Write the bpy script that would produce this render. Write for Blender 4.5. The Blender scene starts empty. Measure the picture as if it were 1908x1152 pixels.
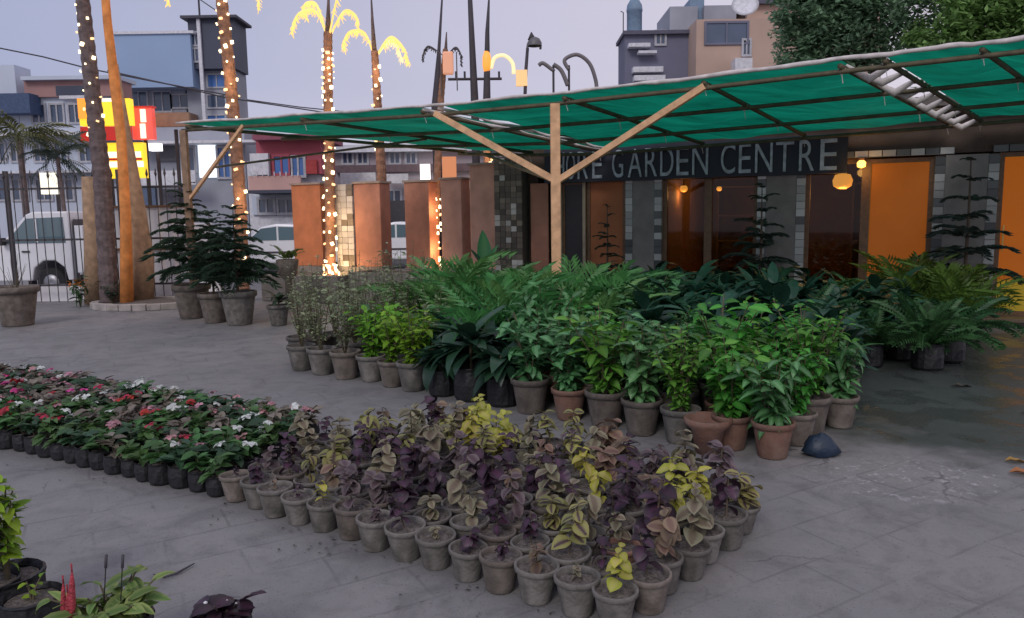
import bpy, math, random
import numpy as np
from mathutils import Matrix, Vector, Euler

R = math.radians
rnd = random.Random(11)
scene = bpy.context.scene
C = scene.collection

# ------------------------------------------------------------------ camera
FPX, CX, CY = 1400.0, 954.0, 576.0
CAMZ = 1.6
cam_d = bpy.data.cameras.new('camera')
cam_d.sensor_width = 36.0
cam_d.lens = FPX / 1908.0 * 36.0
cam_d.clip_start = 0.05
cam_d.clip_end = 2000
cam = bpy.data.objects.new('camera', cam_d)
C.objects.link(cam)
CM = Matrix.Rotation(R(90 - 7.15), 3, 'X') @ Matrix.Rotation(R(-0.9), 3, 'Z')
cam.location = (0, 0, CAMZ)
cam.rotation_euler = CM.to_euler()
scene.camera = cam

# ------------------------------------------------------------------ world / light / exposure
world = bpy.data.worlds.new('World')
scene.world = world
world.use_nodes = True
wn, wl = world.node_tree.nodes, world.node_tree.links
wn.clear()
w_out = wn.new('ShaderNodeOutputWorld')
sky = wn.new('ShaderNodeTexSky')
sky.sky_type = 'NISHITA'
sky.sun_disc = False
sky.sun_elevation = R(38)
sky.sun_rotation = R(200)
sky.dust_density = 3.0
bg_a = wn.new('ShaderNodeBackground'); bg_a.inputs['Strength'].default_value = 0.07
wl.new(sky.outputs[0], bg_a.inputs['Color'])
bg_b = wn.new('ShaderNodeBackground'); bg_b.inputs['Strength'].default_value = 1.07
tc = wn.new('ShaderNodeTexCoord')
sx = wn.new('ShaderNodeSeparateXYZ'); wl.new(tc.outputs['Generated'], sx.inputs[0])
mr = wn.new('ShaderNodeMapRange'); mr.inputs['From Min'].default_value = -0.62; mr.inputs['From Max'].default_value = 0.45
wl.new(sx.outputs['X'], mr.inputs['Value'])
mixc = wn.new('ShaderNodeMix'); mixc.data_type = 'RGBA'
mixc.inputs[6].default_value = (0.35, 0.385, 0.56, 1)
mixc.inputs[7].default_value = (0.66, 0.60, 0.69, 1)
wl.new(mr.outputs[0], mixc.inputs[0])
mz = wn.new('ShaderNodeMapRange'); mz.inputs['From Min'].default_value = 0.0; mz.inputs['From Max'].default_value = 0.16
wl.new(sx.outputs['Z'], mz.inputs['Value'])
mixz = wn.new('ShaderNodeMix'); mixz.data_type = 'RGBA'
mixz.inputs[6].default_value = (0.60, 0.57, 0.67, 1)
wl.new(mz.outputs[0], mixz.inputs[0]); wl.new(mixc.outputs[2], mixz.inputs[7])
nz = wn.new('ShaderNodeTexNoise'); nz.inputs['Scale'].default_value = 2.2; nz.inputs['Detail'].default_value = 5
mp = wn.new('ShaderNodeMapping'); mp.inputs['Scale'].default_value = (1, 1, 3)
wl.new(tc.outputs['Generated'], mp.inputs[0]); wl.new(mp.outputs[0], nz.inputs['Vector'])
mn = wn.new('ShaderNodeMapRange'); mn.inputs['To Min'].default_value = 0.92; mn.inputs['To Max'].default_value = 1.08
wl.new(nz.outputs['Fac'], mn.inputs['Value'])
mul = wn.new('ShaderNodeVectorMath'); mul.operation = 'SCALE'
wl.new(mixz.outputs[2], mul.inputs[0]); wl.new(mn.outputs[0], mul.inputs['Scale'])
wl.new(mul.outputs[0], bg_b.inputs['Color'])
mx = wn.new('ShaderNodeMixShader'); mx.inputs[0].default_value = 0.88
wl.new(bg_a.outputs[0], mx.inputs[1]); wl.new(bg_b.outputs[0], mx.inputs[2])
wl.new(mx.outputs[0], w_out.inputs[0])

sun_d = bpy.data.lights.new('sun', 'SUN')
sun_d.energy = 1.0
sun_d.angle = R(20)
sun_d.color = (1.0, 0.93, 0.88)
sun = bpy.data.objects.new('sun', sun_d); C.objects.link(sun)
_sd = Vector((math.sin(R(200)) * math.cos(R(38)), math.cos(R(200)) * math.cos(R(38)), math.sin(R(38))))
sun.rotation_euler = _sd.to_track_quat('Z', 'Y').to_euler()

vs = scene.view_settings
vs.view_transform = 'Standard'
vs.look = 'None'
vs.exposure = 0.12
vs.gamma = 1.0
vs.use_curve_mapping = False
scene.cycles.use_denoising = True
scene.cycles.max_bounces = 8
scene.cycles.transparent_max_bounces = 12
scene.cycles.sample_clamp_indirect = 4.0

# ------------------------------------------------------------------ geometry of the place: where a sight line meets a real surface
def ray(px, py):
    return (CM @ Vector(((px - CX) / FPX, -(py - CY) / FPX, -1.0)))
def G(px, py, z=0.0):
    d = ray(px, py); t = (z - CAMZ) / d.z
    return Vector((d.x * t, d.y * t, z))
def D(px, py, Y):
    d = ray(px, py); t = Y / d.y
    return Vector((d.x * t, Y, CAMZ + d.z * t))
def onplane(px, py, p0, n):
    d = ray(px, py); o = Vector((0, 0, CAMZ))
    t = (Vector(p0) - o).dot(n) / d.dot(n)
    return o + d * t
def proj(p):
    q = CM.transposed() @ (Vector(p) - Vector((0, 0, CAMZ)))
    return CX + FPX * q.x / -q.z, CY - FPX * q.y / -q.z

# ------------------------------------------------------------------ materials
MATS = {}
def mat(name, col, rough=0.8, metal=0.0, noise=0.15, nscale=8.0, bump=0.0, bscale=60.0, emit=None, estr=0.0,
        stain=None, stain_scale=2.0, stain_amt=0.5, spec=0.5, objvar=0.0):
    if name in MATS: return MATS[name]
    m = bpy.data.materials.new(name); m.use_nodes = True
    n, l = m.node_tree.nodes, m.node_tree.links
    b = n['Principled BSDF']
    b.inputs['Roughness'].default_value = rough
    b.inputs['Metallic'].default_value = metal
    b.inputs['Specular IOR Level'].default_value = spec
    tco = n.new('ShaderNodeTexCoord')
    cur = None
    rgb = n.new('ShaderNodeRGB'); rgb.outputs[0].default_value = (*col, 1); cur = rgb.outputs[0]
    if stain:
        ns = n.new('ShaderNodeTexNoise'); ns.inputs['Scale'].default_value = stain_scale; ns.inputs['Detail'].default_value = 6
        ns.inputs['Roughness'].default_value = 0.65
        l.new(tco.outputs['Object'], ns.inputs['Vector'])
        r_ = n.new('ShaderNodeMapRange'); r_.inputs['From Min'].default_value = 0.42; r_.inputs['From Max'].default_value = 0.62
        r_.inputs['To Max'].default_value = stain_amt
        l.new(ns.outputs['Fac'], r_.inputs['Value'])
        mm = n.new('ShaderNodeMix'); mm.data_type = 'RGBA'
        l.new(r_.outputs[0], mm.inputs[0]); l.new(cur, mm.inputs[6]); mm.inputs[7].default_value = (*stain, 1)
        cur = mm.outputs[2]
    if noise > 0:
        no = n.new('ShaderNodeTexNoise'); no.inputs['Scale'].default_value = nscale; no.inputs['Detail'].default_value = 5
        l.new(tco.outputs['Object'], no.inputs['Vector'])
        r2 = n.new('ShaderNodeMapRange'); r2.inputs['From Min'].default_value = 0.3; r2.inputs['From Max'].default_value = 0.7
        r2.inputs['To Min'].default_value = 1 - noise; r2.inputs['To Max'].default_value = 1 + noise
        l.new(no.outputs['Fac'], r2.inputs['Value'])
        sc = n.new('ShaderNodeVectorMath'); sc.operation = 'SCALE'
        l.new(cur, sc.inputs[0]); l.new(r2.outputs[0], sc.inputs['Scale']); cur = sc.outputs[0]
    if objvar > 0:
        oi = n.new('ShaderNodeObjectInfo')
        r3 = n.new('ShaderNodeMapRange'); r3.inputs['To Min'].default_value = 1 - objvar; r3.inputs['To Max'].default_value = 1 + objvar
        l.new(oi.outputs['Random'], r3.inputs['Value'])
        sc = n.new('ShaderNodeVectorMath'); sc.operation = 'SCALE'
        l.new(cur, sc.inputs[0]); l.new(r3.outputs[0], sc.inputs['Scale']); cur = sc.outputs[0]
    l.new(cur, b.inputs['Base Color'])
    if bump > 0:
        nb = n.new('ShaderNodeTexNoise'); nb.inputs['Scale'].default_value = bscale; nb.inputs['Detail'].default_value = 4
        l.new(tco.outputs['Object'], nb.inputs['Vector'])
        bp = n.new('ShaderNodeBump'); bp.inputs['Strength'].default_value = bump; bp.inputs['Distance'].default_value = 0.02
        l.new(nb.outputs['Fac'], bp.inputs['Height']); l.new(bp.outputs[0], b.inputs['Normal'])
    if emit:
        b.inputs['Emission Color'].default_value = (*emit, 1); b.inputs['Emission Strength'].default_value = estr
    MATS[name] = m
    return m

def leafmat(name, edge, center=None, rough=0.5, trans=0.25, var=0.35, band=0.22, spec=0.4, hue=0.02):
    if name in MATS: return MATS[name]
    m = bpy.data.materials.new(name); m.use_nodes = True
    n, l = m.node_tree.nodes, m.node_tree.links
    b = n['Principled BSDF']; b.inputs['Roughness'].default_value = rough; b.inputs['Specular IOR Level'].default_value = spec
    g = n.new('ShaderNodeNewGeometry')
    oi = n.new('ShaderNodeObjectInfo')
    uv = n.new('ShaderNodeUVMap')
    s = n.new('ShaderNodeSeparateXYZ'); l.new(uv.outputs[0], s.inputs[0])
    sub = n.new('ShaderNodeMath'); sub.operation = 'SUBTRACT'; l.new(s.outputs[0], sub.inputs[0]); sub.inputs[1].default_value = 0.5
    ab = n.new('ShaderNodeMath'); ab.operation = 'ABSOLUTE'; l.new(sub.outputs[0], ab.inputs[0])
    no = n.new('ShaderNodeTexNoise'); no.inputs['Scale'].default_value = 55; no.inputs['Detail'].default_value = 3
    tco = n.new('ShaderNodeTexCoord'); l.new(tco.outputs['Object'], no.inputs['Vector'])
    ad = n.new('ShaderNodeMath'); ad.operation = 'MULTIPLY_ADD'; l.new(no.outputs['Fac'], ad.inputs[0]); ad.inputs[1].default_value = 0.35
    l.new(ab.outputs[0], ad.inputs[2])
    mr_ = n.new('ShaderNodeMapRange'); mr_.inputs['From Min'].default_value = band + 0.10; mr_.inputs['From Max'].default_value = band + 0.26
    l.new(ad.outputs[0], mr_.inputs['Value'])
    mm = n.new('ShaderNodeMix'); mm.data_type = 'RGBA'
    mm.inputs[6].default_value = (*(center or edge), 1); mm.inputs[7].default_value = (*edge, 1)
    l.new(mr_.outputs[0], mm.inputs[0])
    hs = n.new('ShaderNodeHueSaturation')
    l.new(mm.outputs[2], hs.inputs['Color'])
    rr = n.new('ShaderNodeMath'); rr.operation = 'ADD'; l.new(g.outputs['Random Per Island'], rr.inputs[0]); l.new(oi.outputs['Random'], rr.inputs[1])
    fr = n.new('ShaderNodeMath'); fr.operation = 'FRACT'; l.new(rr.outputs[0], fr.inputs[0])
    v = n.new('ShaderNodeMapRange'); v.inputs['To Min'].default_value = 1 - var; v.inputs['To Max'].default_value = 1 + var
    l.new(fr.outputs[0], v.inputs['Value']); l.new(v.outputs[0], hs.inputs['Value'])
    h = n.new('ShaderNodeMapRange'); h.inputs['To Min'].default_value = 0.5 - hue; h.inputs['To Max'].default_value = 0.5 + hue
    l.new(oi.outputs['Random'], h.inputs['Value']); l.new(h.outputs[0], hs.inputs['Hue'])
    l.new(hs.outputs[0], b.inputs['Base Color'])
    tr = n.new('ShaderNodeBsdfTranslucent'); l.new(hs.outputs[0], tr.inputs['Color'])
    mxs = n.new('ShaderNodeMixShader'); mxs.inputs[0].default_value = trans
    l.new(b.outputs[0], mxs.inputs[1]); l.new(tr.outputs[0], mxs.inputs[2])
    l.new(mxs.outputs[0], n['Material Output'].inputs[0])
    MATS[name] = m
    return m

def emis(name, col, strength):
    if name in MATS: return MATS[name]
    m = bpy.data.materials.new(name); m.use_nodes = True
    b = m.node_tree.nodes['Principled BSDF']
    b.inputs['Base Color'].default_value = (*[min(1, c * 0.6) for c in col], 1)
    b.inputs['Emission Color'].default_value = (*col, 1); b.inputs['Emission Strength'].default_value = strength
    b.inputs['Roughness'].default_value = 0.4
    MATS[name] = m
    return m

def glassmat(name, tint=(0.75, 0.8, 0.8), refl=0.12):
    if name in MATS: return MATS[name]
    m = bpy.data.materials.new(name); m.use_nodes = True
    n, l = m.node_tree.nodes, m.node_tree.links
    n.remove(n['Principled BSDF'])
    t = n.new('ShaderNodeBsdfTransparent'); t.inputs[0].default_value = (*tint, 1)
    gl = n.new('ShaderNodeBsdfGlossy'); gl.inputs['Roughness'].default_value = 0.03
    lw = n.new('ShaderNodeLayerWeight'); lw.inputs[0].default_value = 0.12
    mr_ = n.new('ShaderNodeMapRange'); mr_.inputs['To Min'].default_value = refl; mr_.inputs['To Max'].default_value = 0.5
    l.new(lw.outputs['Fresnel'], mr_.inputs['Value'])
    mm = n.new('ShaderNodeMixShader'); l.new(mr_.outputs[0], mm.inputs[0]); l.new(t.outputs[0], mm.inputs[1]); l.new(gl.outputs[0], mm.inputs[2])
    l.new(mm.outputs[0], n['Material Output'].inputs[0])
    MATS[name] = m
    return m

# ------------------------------------------------------------------ mesh builder
class MB:
    def __init__(s):
        s.v = []; s.f = []; s.uv = {}; s.n = 0
    def add(s, verts, faces, uvs=None):
        o = s.n
        verts = np.asarray(verts, dtype=float)
        s.v.append(verts); s.n += len(verts)
        for k, f in enumerate(faces):
            if uvs is not None: s.uv[len(s.f)] = [uvs[i] for i in f]
            s.f.append([i + o for i in f])
    def box(s, c, d, rot=None, taper=1.0):
        hx, hy, hz = d[0] / 2, d[1] / 2, d[2] / 2
        vs_ = []
        for z in (-1, 1):
            k = taper if z > 0 else 1.0
            for x, y in ((-1, -1), (1, -1), (1, 1), (-1, 1)):
                vs_.append(Vector((x * hx * k, y * hy * k, z * hz)))
        if rot is not None:
            M_ = Euler(rot).to_matrix() if not isinstance(rot, Matrix) else rot
            vs_ = [M_ @ v for v in vs_]
        vs_ = [(v.x + c[0], v.y + c[1], v.z + c[2]) for v in vs_]
        s.add(vs_, [(0, 3, 2, 1), (4, 5, 6, 7), (0, 1, 5, 4), (1, 2, 6, 5), (2, 3, 7, 6), (3, 0, 4, 7)])
    def span(s, x0, x1, y0, y1, z0, z1):
        s.box(((x0 + x1) / 2, (y0 + y1) / 2, (z0 + z1) / 2), (abs(x1 - x0), abs(y1 - y0), abs(z1 - z0)))
    def tube(s, pts, rad, n=8, cap=True):
        pts = [Vector(p) for p in pts]
        if not hasattr(rad, '__len__'): rad = [rad] * len(pts)
        vs_ = []; up = None
        for i, p in enumerate(pts):
            t = (pts[min(i + 1, len(pts) - 1)] - pts[max(i - 1, 0)])
            if t.length < 1e-9: t = Vector((0, 0, 1))
            t.normalize()
            a = Vector((0, 0, 1)) if abs(t.z) < 0.9 else Vector((1, 0, 0))
            if up is not None: a = up
            x = t.cross(a)
            if x.length < 1e-6: x = t.cross(Vector((0, 1, 0)))
            x.normalize(); y = x.cross(t); y.normalize(); up = y
            for k in range(n):
                an = 2 * math.pi * k / n
                q = p + x * (math.cos(an) * rad[i]) + y * (math.sin(an) * rad[i])
                vs_.append((q.x, q.y, q.z))
        fs = []
        for i in range(len(pts) - 1):
            for k in range(n):
                fs.append((i * n + k, (i + 1) * n + k, (i + 1) * n + (k + 1) % n, i * n + (k + 1) % n))
        if cap:
            fs.append(tuple(range(n))); fs.append(tuple((len(pts) - 1) * n + k for k in reversed(range(n))))
        s.add(vs_, fs)
    def lathe(s, prof, n=20, c=(0, 0, 0), wob=0.0):
        vs_ = []
        for i, (r, z) in enumerate(prof):
            for k in range(n):
                an = 2 * math.pi * k / n
                rr = r * (1 + wob * math.sin(2 * an + 1.3))
                vs_.append((c[0] + rr * math.cos(an), c[1] + rr * math.sin(an), c[2] + z))
        fs = []
        for i in range(len(prof) - 1):
            for k in range(n):
                fs.append((i * n + k, i * n + (k + 1) % n, (i + 1) * n + (k + 1) % n, (i + 1) * n + k))
        if prof[-1][0] > 1e-4: fs.append(tuple((len(prof) - 1) * n + k for k in range(n)))
        s.add(vs_, fs)
    def build(s, name, m, parent=None, smooth=False, origin=None, bevel=0.0):
        me = bpy.data.meshes.new(name)
        V = np.concatenate(s.v) if s.v else np.zeros((0, 3))
        if origin is not None: V = V - np.asarray(origin, dtype=float)
        me.from_pydata(V.tolist(), [], s.f)
        if s.uv:
            ul = me.uv_layers.new(name='UVMap')
            li = 0
            buf = np.zeros(len(me.loops) * 2)
            for k, f in enumerate(s.f):
                u = s.uv.get(k)
                for j in range(len(f)):
                    if u: buf[li * 2] = u[j][0]; buf[li * 2 + 1] = u[j][1]
                    li += 1
            ul.data.foreach_set('uv', buf)
        me.materials.append(m)
        if smooth:
            me.polygons.foreach_set('use_smooth', [True] * len(me.polygons))
        me.update()
        o = bpy.data.objects.new(name, me)
        C.objects.link(o)
        if parent is not None: o.parent = parent
        elif origin is not None: o.location = origin
        if bevel > 0:
            b = o.modifiers.new('bevel', 'BEVEL'); b.width = bevel; b.segments = 2; b.limit_method = 'ANGLE'
        return o

def tag(o, label, cat, group=None, kind=None):
    if label: o['label'] = label
    if cat: o['category'] = cat
    if group: o['group'] = group
    if kind: o['kind'] = kind
    return o
def thing(name, label, cat, loc=(0, 0, 0), rz=0.0, group=None, sc=1.0):
    o = bpy.data.objects.new(name, None); C.objects.link(o)
    o.empty_display_size = 0.1
    o.location = loc; o.rotation_euler = (0, 0, rz); o.scale = (sc, sc, sc)
    return tag(o, label, cat, group)
def struct(o):
    o['kind'] = 'structure'; return o
def inst(name, me, parent, loc=(0, 0, 0), rot=(0, 0, 0), sc=1.0):
    o = bpy.data.objects.new(name, me); C.objects.link(o); o.parent = parent
    o.location = loc; o.rotation_euler = rot
    o.scale = (sc, sc, sc) if not hasattr(sc, '__len__') else sc
    return o
def proto(mb, name, m, smooth=False):
    o = mb.build(name, m, smooth=smooth); me = o.data
    bpy.data.objects.remove(o); return me

ORD = 'first second third fourth fifth sixth seventh eighth ninth tenth eleventh twelfth thirteenth fourteenth fifteenth sixteenth seventeenth eighteenth nineteenth twentieth'.split()
ORD += ['twenty-' + w for w in ORD[:9]] + ['thirtieth'] + ['thirty-' + w for w in ORD[:9]]

# ------------------------------------------------------------------ leaf prototypes (along +X, base at the origin)
def leaf_shape(W=0.5, n=5, droop=0.6, fold=0.12, peak=0.45, wave=0.0, stalk=0.08):
    xs = [(0.0, 0.0)]; a = 0.0; p = [0.0, 0.0]; step = 1.0 / n
    for i in range(n):
        a = -droop * (i + 0.5) / n
        p = [p[0] + math.cos(a) * step, p[1] + math.sin(a) * step]; xs.append(tuple(p))
    v = []; uv = []
    for i, (x, z) in enumerate(xs):
        t = i / n
        if t < 1e-6: w = stalk * W * 0.3
        elif t >= 1: w = 0.004
        else:
            w = W * 0.5 * (math.sin(math.pi * t ** (math.log(0.5) / math.log(peak)))) ** 0.75
        wz = wave * math.sin(i * 2.4)
        v += [(x, -w, z + w * fold * 2 + wz), (x, 0, z), (x, w, z + w * fold * 2 - wz)]
        uv += [(0, t), (0.5, t), (1, t)]
    f = []
    for i in range(n):
        for k in (0, 1):
            f.append((i * 3 + k, (i + 1) * 3 + k, (i + 1) * 3 + k + 1, i * 3 + k + 1))
    return np.array(v), f, uv
def frond_shape(n=14, L2=0.34, droop=0.9, W=0.05, ang=50, vee=0.25, taper=0.6):
    v = []; f = []; uv = []
    pts = []; p = [0.0, 0.0]
    for i in range(n + 1):
        a = -droop * (i / n) ** 1.3
        pts.append((p[0], p[1], a)); p = [p[0] + math.cos(a) / n, p[1] + math.sin(a) / n]
    for i in range(n):
        x, z, a = pts[i]; x2, z2, a2 = pts[i + 1]
        o = len(v); r = 0.008
        v += [(x, -r, z), (x, r, z), (x2, r, z2), (x2, -r, z2)]; uv += [(0.5, 0.5)] * 4; f.append((o, o + 1, o + 2, o + 3))
        t = i / n
        if t < 0.12: continue
        ll = L2 * (math.sin(math.pi * min(1, t * taper + 0.25))) ** 0.7 * (1 - 0.25 * t)
        for sgn in (-1, 1):
            th = R(ang) * (1 - 0.35 * t)
            dx, dy = math.cos(th), math.sin(th) * sgn
            o = len(v); w = W
            b = (x, 0, z)
            m1 = (x + dx * ll * 0.5 - 0.0, dy * ll * 0.5, z + ll * vee * 0.5)
            tip = (x + dx * ll, dy * ll, z + ll * (vee * 0.4 - 0.35))
            v += [(b[0], b[1], b[2]), (m1[0] - w * 0.5, m1[1] + w * 0.3 * sgn, m1[2]), tip, (m1[0] + w * 0.5, m1[1] - w * 0.3 * sgn, m1[2] + 0.01)]
            uv += [(0.5, 0), (0, 0.5), (0.5, 1), (1, 0.5)]
            f.append((o, o + 1, o + 2, o + 3))
    return np.array(v), f, uv
def pine_shape(n=26, W=0.3):
    r_ = random.Random(5); v = []; f = []; uv = []
    for i in range(n):
        t = (i + 1) / n; x = t; z = 0.10 * math.sin(t * 2.6) - 0.16 * t * t
        wl_ = W * (1 - t * 0.75) + 0.03
        for sgn in (-1, 1):
            for k in range(2):
                o = len(v); y = sgn * wl_ * r_.uniform(0.7, 1.1); dz = r_.uniform(-0.05, 0.04)
                v += [(x - 0.02, 0, z), (x + 0.06, y * 0.5, z + dz + 0.02), (x + 0.14, y, z + dz - 0.03), (x + 0.02, y * 0.55, z + dz - 0.012)]
                uv += [(0.5, 0.5)] * 4; f.append((o, o + 1, o + 2, o + 3))
    o = len(v); v += [(0, -0.012, 0), (0, 0.012, 0), (1, 0.004, -0.13), (1, -0.004, -0.13)]; uv += [(0.5, 0.5)] * 4
    f.append((o, o + 1, o + 2, o + 3))
    return np.array(v), f, uv

SH = {
    'ovate': [leaf_shape(0.80, 6, d, 0.12, 0.46, w) for d, w in ((0.7, 0.015), (1.1, 0.03), (0.35, 0.02))],
    'broad': [leaf_shape(0.52, 4, d, 0.16, 0.42, w) for d, w in ((0.6, 0.02), (1.0, 0.03), (0.2, 0.01))],
    'small': [leaf_shape(0.5, 2, d, 0.1, 0.45) for d in (0.3, 0.8)],
    'lance': [leaf_shape(0.20, 7, d, 0.12, 0.4) for d in (1.0, 1.6, 0.5)],
    'wide_lance': [leaf_shape(0.34, 6, d, 0.14, 0.42, 0.012) for d in (0.9, 1.6, 0.4)],
    'frond': [frond_shape(14, 0.34, d, 0.035) for d in (0.7, 1.1, 1.5)],
    'fern': [frond_shape(22, 0.2, d, 0.045, 70, 0.1) for d in (0.9, 1.4, 1.8)],
    'pine': [pine_shape()],
}
def leaf_M(pos, az, el, roll, L):
    return Matrix.Translation(pos) @ Matrix.Rotation(az, 4, 'Z') @ Matrix.Rotation(-el, 4, 'Y') @ Matrix.Rotation(roll, 4, 'X') @ Matrix.Scale(L, 4)
def bake(mb, spec):
    sh, k, pos, az, el, roll, L = spec
    v, f, uv = SH[sh][k % len(SH[sh])]
    M_ = np.array(leaf_M(pos, az, el, roll, L))
    mb.add(v @ M_[:3, :3].T + M_[:3, 3], f, uv)
LEAFME = {}
def leaf_mesh(sh, k, m):
    k = k % len(SH[sh]); key = (sh, k, m.name)
    if key not in LEAFME:
        mb = MB(); mb.add(*SH[sh][k]); LEAFME[key] = proto(mb, 'leaf', m, smooth=(sh not in ('frond', 'fern', 'pine')))
    return LEAFME[key]
U = rnd.uniform

# every recipe returns (stems [(pts, radii)], leaves [spec]) with the pot rim/soil at z0
def coleus_spec(z0):
    st, lv = [], []
    for s_ in range(rnd.choice((1, 1, 2))):
        a = U(0, 6.28); H = U(0.12, 0.23); lean = U(0.01, 0.06)
        top = Vector((math.cos(a) * lean, math.sin(a) * lean, z0 + H))
        st.append(([(0, 0, z0 - 0.01), tuple(top)], [0.0045, 0.003]))
        n = rnd.choice((5, 6, 7, 8))
        for i in range(n):
            t = 0.3 + 0.7 * i / (n - 1)
            p = Vector((0, 0, z0)).lerp(top, t)
            aa = a + i * 1.57 + U(-.3, .3)
            L = (0.094 - 0.030 * t) * U(0.6, 1.2)
            for q in (0, 3.14):
                if rnd.random() < .12: continue
                lv.append(('ovate', rnd.randrange(3), p, aa + q + U(-.2, .2), U(-0.75, 0.25) + 0.25 * t, U(-.5, .5), L))
    return st, lv
def seedling_spec(z0):
    st, lv = [], []
    for i in range(rnd.choice((4, 5))):
        a = U(0, 6.28); r = U(0.0, 0.05); H = U(0.05, 0.13)
        top = Vector((math.cos(a) * r, math.sin(a) * r, z0 + H))
        st.append(([(0, 0, z0 - 0.01), tuple(top)], [0.002, 0.0015]))
        for j in range(5):
            t = U(0.35, 1.0)
            lv.append(('broad', rnd.randrange(3), Vector((0, 0, z0)).lerp(top, t), U(0, 6.28), U(-0.1, 0.7), U(-.4, .4), U(0.04, 0.07)))
    return st, lv
def shrub_spec(z0, H=0.6, stems=5, per=10, L=0.15, sh='broad', spread=0.22, low=0.25):
    st, lv = [], []
    for i in range(stems):
        a = 6.28 * i / stems + U(-.5, .5); r = U(0.2, 1.0) * spread; h = H * U(0.65, 1.05)
        p0 = Vector((0, 0, z0 - 0.02)); p1 = Vector((math.cos(a) * r * 0.35, math.sin(a) * r * 0.35, z0 + h * 0.5))
        p2 = Vector((math.cos(a) * r, math.sin(a) * r, z0 + h))
        st.append(([tuple(p0), tuple(p1), tuple(p2)], [0.008, 0.006, 0.003]))
        for j in range(per):
            t = low + (1 - low) * (j + U(0, 1)) / per
            p = p0.lerp(p1, t * 2) if t < 0.5 else p1.lerp(p2, t * 2 - 1)
            lv.append((sh, rnd.randrange(3), p, a + j * 2.4 + U(-.5, .5), U(-0.3, 0.6), U(-.5, .5), L * U(0.65, 1.15)))
    return st, lv
def airy_spec(z0, H=0.5):
    st, lv = [], []
    for i in range(13):
        a = U(0, 6.28); r = U(0.03, 0.22); h = H * U(0.5, 1.1)
        p0 = Vector((0, 0, z0 - 0.02)); p2 = Vector((math.cos(a) * r, math.sin(a) * r, z0 + h))
        st.append(([tuple(p0), tuple(p2)], [0.004, 0.0015]))
        for j in range(17):
            lv.append(('small', rnd.randrange(2), p0.lerp(p2, U(0.2, 1.0)), U(0, 6.28), U(-.2, .8), U(-.5, .5), U(0.03, 0.07)))
    return st, lv
def drac_spec(z0, H=0.35, n=14, L=0.4, sh='wide_lance', el=(0.1, 1.1)):
    st, lv = [], []
    for s_ in range(3):
        a0 = U(0, 6.28); r = U(0, .07); h = H * U(.5, 1.1)
        top = Vector((math.cos(a0) * r, math.sin(a0) * r, z0 + h))
        st.append(([(0, 0, z0 - 0.02), tuple(top)], [0.010, 0.008]))
        for i in range(n // 3 + 2):
            p = Vector((0, 0, z0)).lerp(top, U(0.5, 1.0))
            lv.append((sh, rnd.randrange(3), p, a0 + i * 2.4, U(*el), U(-.3, .3), L * U(0.7, 1.15)))
    return st, lv
def areca_spec(z0, n=12, L=0.75, sh='frond', el=(0.6, 1.35)):
    st, lv = [], []
    for i in range(n):
        a = i * 2.4 + U(-.3, .3)
        p = Vector((math.cos(a) * 0.03, math.sin(a) * 0.03, z0))
        lv.append((sh, rnd.randrange(3), p, a, U(*el), U(-.3, .3), L * U(0.7, 1.1)))
    st.append(([(0, 0, z0 - .02), (0, 0, z0 + .08)], [0.02, 0.015]))
    return st, lv
def pine_spec(z0, H=1.5, tiers=9, L=0.6):
    st, lv = [], []
    st.append(([(0, 0, z0 - .02), (0.01, 0, z0 + H * .5), (0, 0, z0 + H)], [0.022, 0.016, 0.006]))
    for t in range(tiers):
        k = t / (tiers - 1); z = z0 + H * (0.2 + 0.78 * k)
        for i in range(6):
            lv.append(('pine', 0, Vector((0, 0, z + U(-.03, .03))), i * 1.047 + t * 0.5 + U(-.2, .2), U(-.18, .15) + .25 * k, U(-.2, .2), L * (1.05 - 0.8 * k) * U(.8, 1.1)))
    return st, lv

def stems_mesh(st, m):
    mb = MB()
    for pts, rad in st: mb.tube(pts, rad, 5)
    return proto(mb, 'stem', m)
def leaves_mesh(lv, m):
    mb = MB()
    for s_ in lv: bake(mb, s_)
    return proto(mb, 'foliage', m, smooth=False)

# ------------------------------------------------------------------ pots
def pot_profile(rt, h, rb=0.66, rim=0.16):
    lip = rt * 1.0; rr = rt * 0.9
    return [(0.001, 0.002), (rt * rb * 0.97, 0.0), (rt * rb, h * 0.02), (rr, h * (1 - rim) - 0.002), (rr, h * (1 - rim)), (lip, h * (1 - rim) + 0.003),
            (lip * 1.01, h * 0.985), (lip * 0.985, h), (lip * 0.91, h), (lip * 0.88, h * 0.97), (lip * 0.84, h * 0.80)]
M_clay = [mat('weathered_grey_clay', (0.115, 0.108, 0.098), 0.9, noise=0.3, nscale=14, stain=(0.23, 0.215, 0.20), stain_scale=9, bump=0.25, objvar=0.25),
          mat('weathered_brown_clay', (0.118, 0.100, 0.086), 0.9, noise=0.3, nscale=14, stain=(0.20, 0.175, 0.155), stain_scale=9, bump=0.25, objvar=0.25),
          mat('terracotta_clay', (0.19, 0.10, 0.072), 0.85, noise=0.2, nscale=12, stain=(0.19, 0.145, 0.12), stain_scale=7, bump=0.25, objvar=0.2)]
CLAYN = ['grey', 'brown', 'terracotta']
M_soil = mat('potting_soil', (0.10, 0.085, 0.075), 0.95, noise=0.5, nscale=60, bump=0.8, bscale=120, stain=(0.22, 0.195, 0.185), stain_scale=25)
M_bag = mat('black_plastic_bag', (0.012, 0.012, 0.015), 0.5, noise=0.3, nscale=20, bump=0.4, bscale=30)
M_stem = mat('green_brown_stem', (0.10, 0.085, 0.05), 0.8)
M_bark = mat('brown_bark', (0.10, 0.075, 0.055), 0.9, noise=0.35, nscale=12, bump=0.8, bscale=30)
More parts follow.
